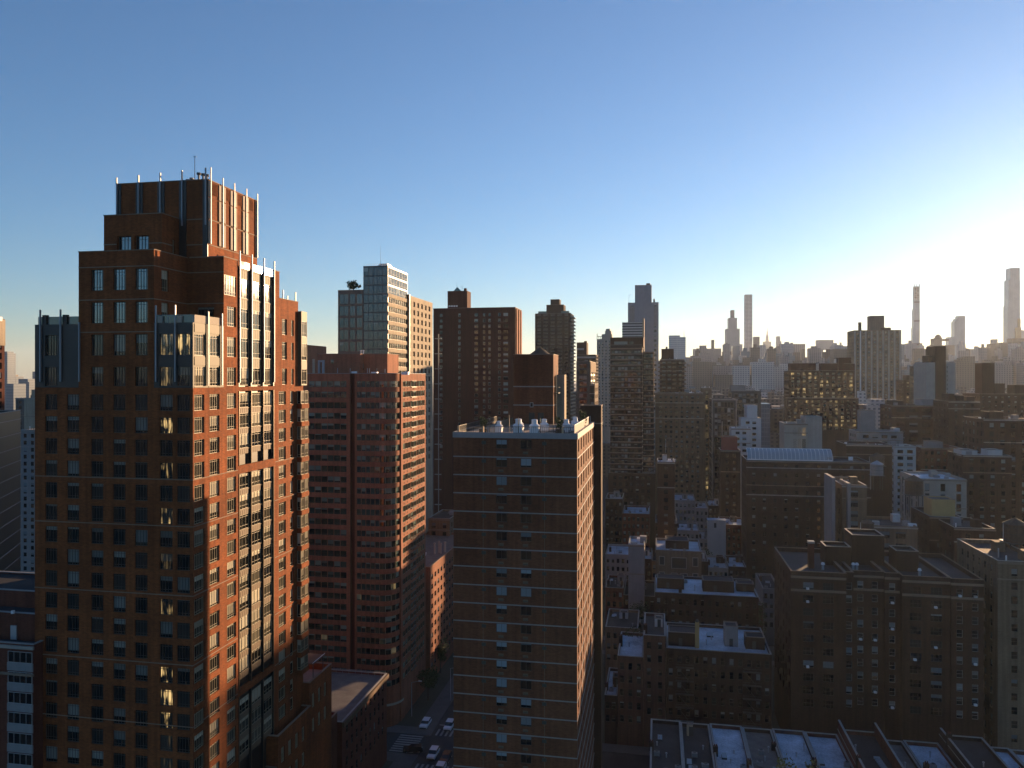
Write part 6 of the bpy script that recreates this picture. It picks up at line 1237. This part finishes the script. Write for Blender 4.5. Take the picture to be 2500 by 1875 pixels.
# ------------------------------------------------------------------ trees
tr = random.Random(77)
def tree(label, u, v, h, r_, mat, z=0.0, n=1500, name='street_tree', group='street and yard trees'):
    t = thing(name, label, 'tree', G(u, v, z), -TH, group); m = MB(); m.cyl(0, 0, 0, h * .55, .22, .12, 'bark', 8)
    for k in range(5): a = k * 1.3; m.tube((0, 0, h * (.3 + .04 * k)), (r_ * .6 * math.cos(a), r_ * .6 * math.sin(a), h * (.55 + .05 * k)), .07, 'bark', 5)
    m.build('trunk', t); leaf_blob(tr, n, (r_, r_, h * .32), .26, mat, (0, 0, h * .66)).build('crown', t)
def at_px(px, v): return Uof(px, v)
for lab, px, v, h, r_, mat in (('yellowing tree cut by the bottom edge beside the blue-grey roofs', 1900, 142, 24.2, 3.6, 'leaf_yellow'), ('second yellowing tree at the bottom edge, below the dark chimney block', 2300, 141, 23.2, 3.2, 'leaf_yellow'), ('yellow-green tree at the bottom edge near the tall skylit house', 1985, 141, 23.0, 2.8, 'leaf_yellow'),
     ('dark green tree on the roof edge between the brown slab and the parapet house', 1545, 208, 23.5, 3.2, 'leaf_green'), ('dark tree crown in the gap before the wide tenement', 1640, 180, 9, 3.4, 'leaf_green'), ('dark street tree below the middle of the wide tenement', 1720, 180, 9.5, 3.6, 'leaf_green'), ('dark street tree below the right end of the wide tenement', 1800, 180, 9, 3.4, 'leaf_green'), ('dark street tree below the left corner of the pre-war house', 1900, 179, 10, 3.6, 'leaf_green'),
     ('large dark yard tree right of the stone mansion', 1775, 262, 17, 5.5, 'leaf_green'), ('dark yard tree beside the pale hut in the gardens', 1840, 260, 18, 5.5, 'leaf_green'), ('dark yard tree left of the stone mansion', 1560, 262, 15, 5, 'leaf_green'), ('dark tree in the gardens below the white roofs', 1715, 340, 19, 5, 'leaf_green'), ('dark garden tree behind the mansion roof', 1640, 300, 20, 4.5, 'leaf_green'),
     ('avenue tree left of the bus lane below the rounded tower', 1045, 206, 10, 3.5, 'leaf_green'), ('avenue tree farther up beside the lower brick building', 1075, 226, 10, 3.5, 'leaf_green'), ('dark tree between the fin walls and the penthouse roof', 2250, 218, 37, 3, 'leaf_green')):
    tree(lab, at_px(px, v), v, h, r_, mat)
for lab, x, y, z, r_ in (('shrubs on the upper podium terrace of the brick tower', -1.5, 27, 32.7, 1.6), ('shrubs on the lower podium roof garden', 1, 46, 21.6, 1.8), ('yellowing shrub on the lower podium roof edge', -1.2, 50, 21.6, 1.5)):
    t = thing('terrace_shrub', lab, 'shrub', G(u1 + x, v1 + y, z), -TH, 'podium shrubs'); leaf_blob(tr, 600, (r_, r_ * 1.4, .9), .18, 'leaf_yellow' if 'yellow' in lab else 'leaf_green', (0, 0, .9)).build('foliage', t); m = MB(); m.box(-r_ * .8, r_ * .8, -r_, r_, 0, .4, 'wood_dark'); m.build('planter', t)
# ------------------------------------------------------------------ hazy air
m = MB(); m.box(-14200, 14200, -14200, 14200, -1.5, 560, 'asphalt', True); o = m.build('haze'); o['kind'] = 'stuff'
hm = bpy.data.materials.new('haze_air'); hm.use_nodes = True; n = hm.node_tree.nodes; n.clear()
ho = n.new('ShaderNodeOutputMaterial'); hv = n.new('ShaderNodeVolumePrincipled'); hm.node_tree.links.new(hv.outputs[0], ho.inputs['Volume'])
hv.inputs['Density'].default_value = 0.000043; hv.inputs['Color'].default_value = (0.74, 0.86, 1.0, 1); hv.inputs['Anisotropy'].default_value = 0.36
o.data.materials.clear(); o.data.materials.append(hm)
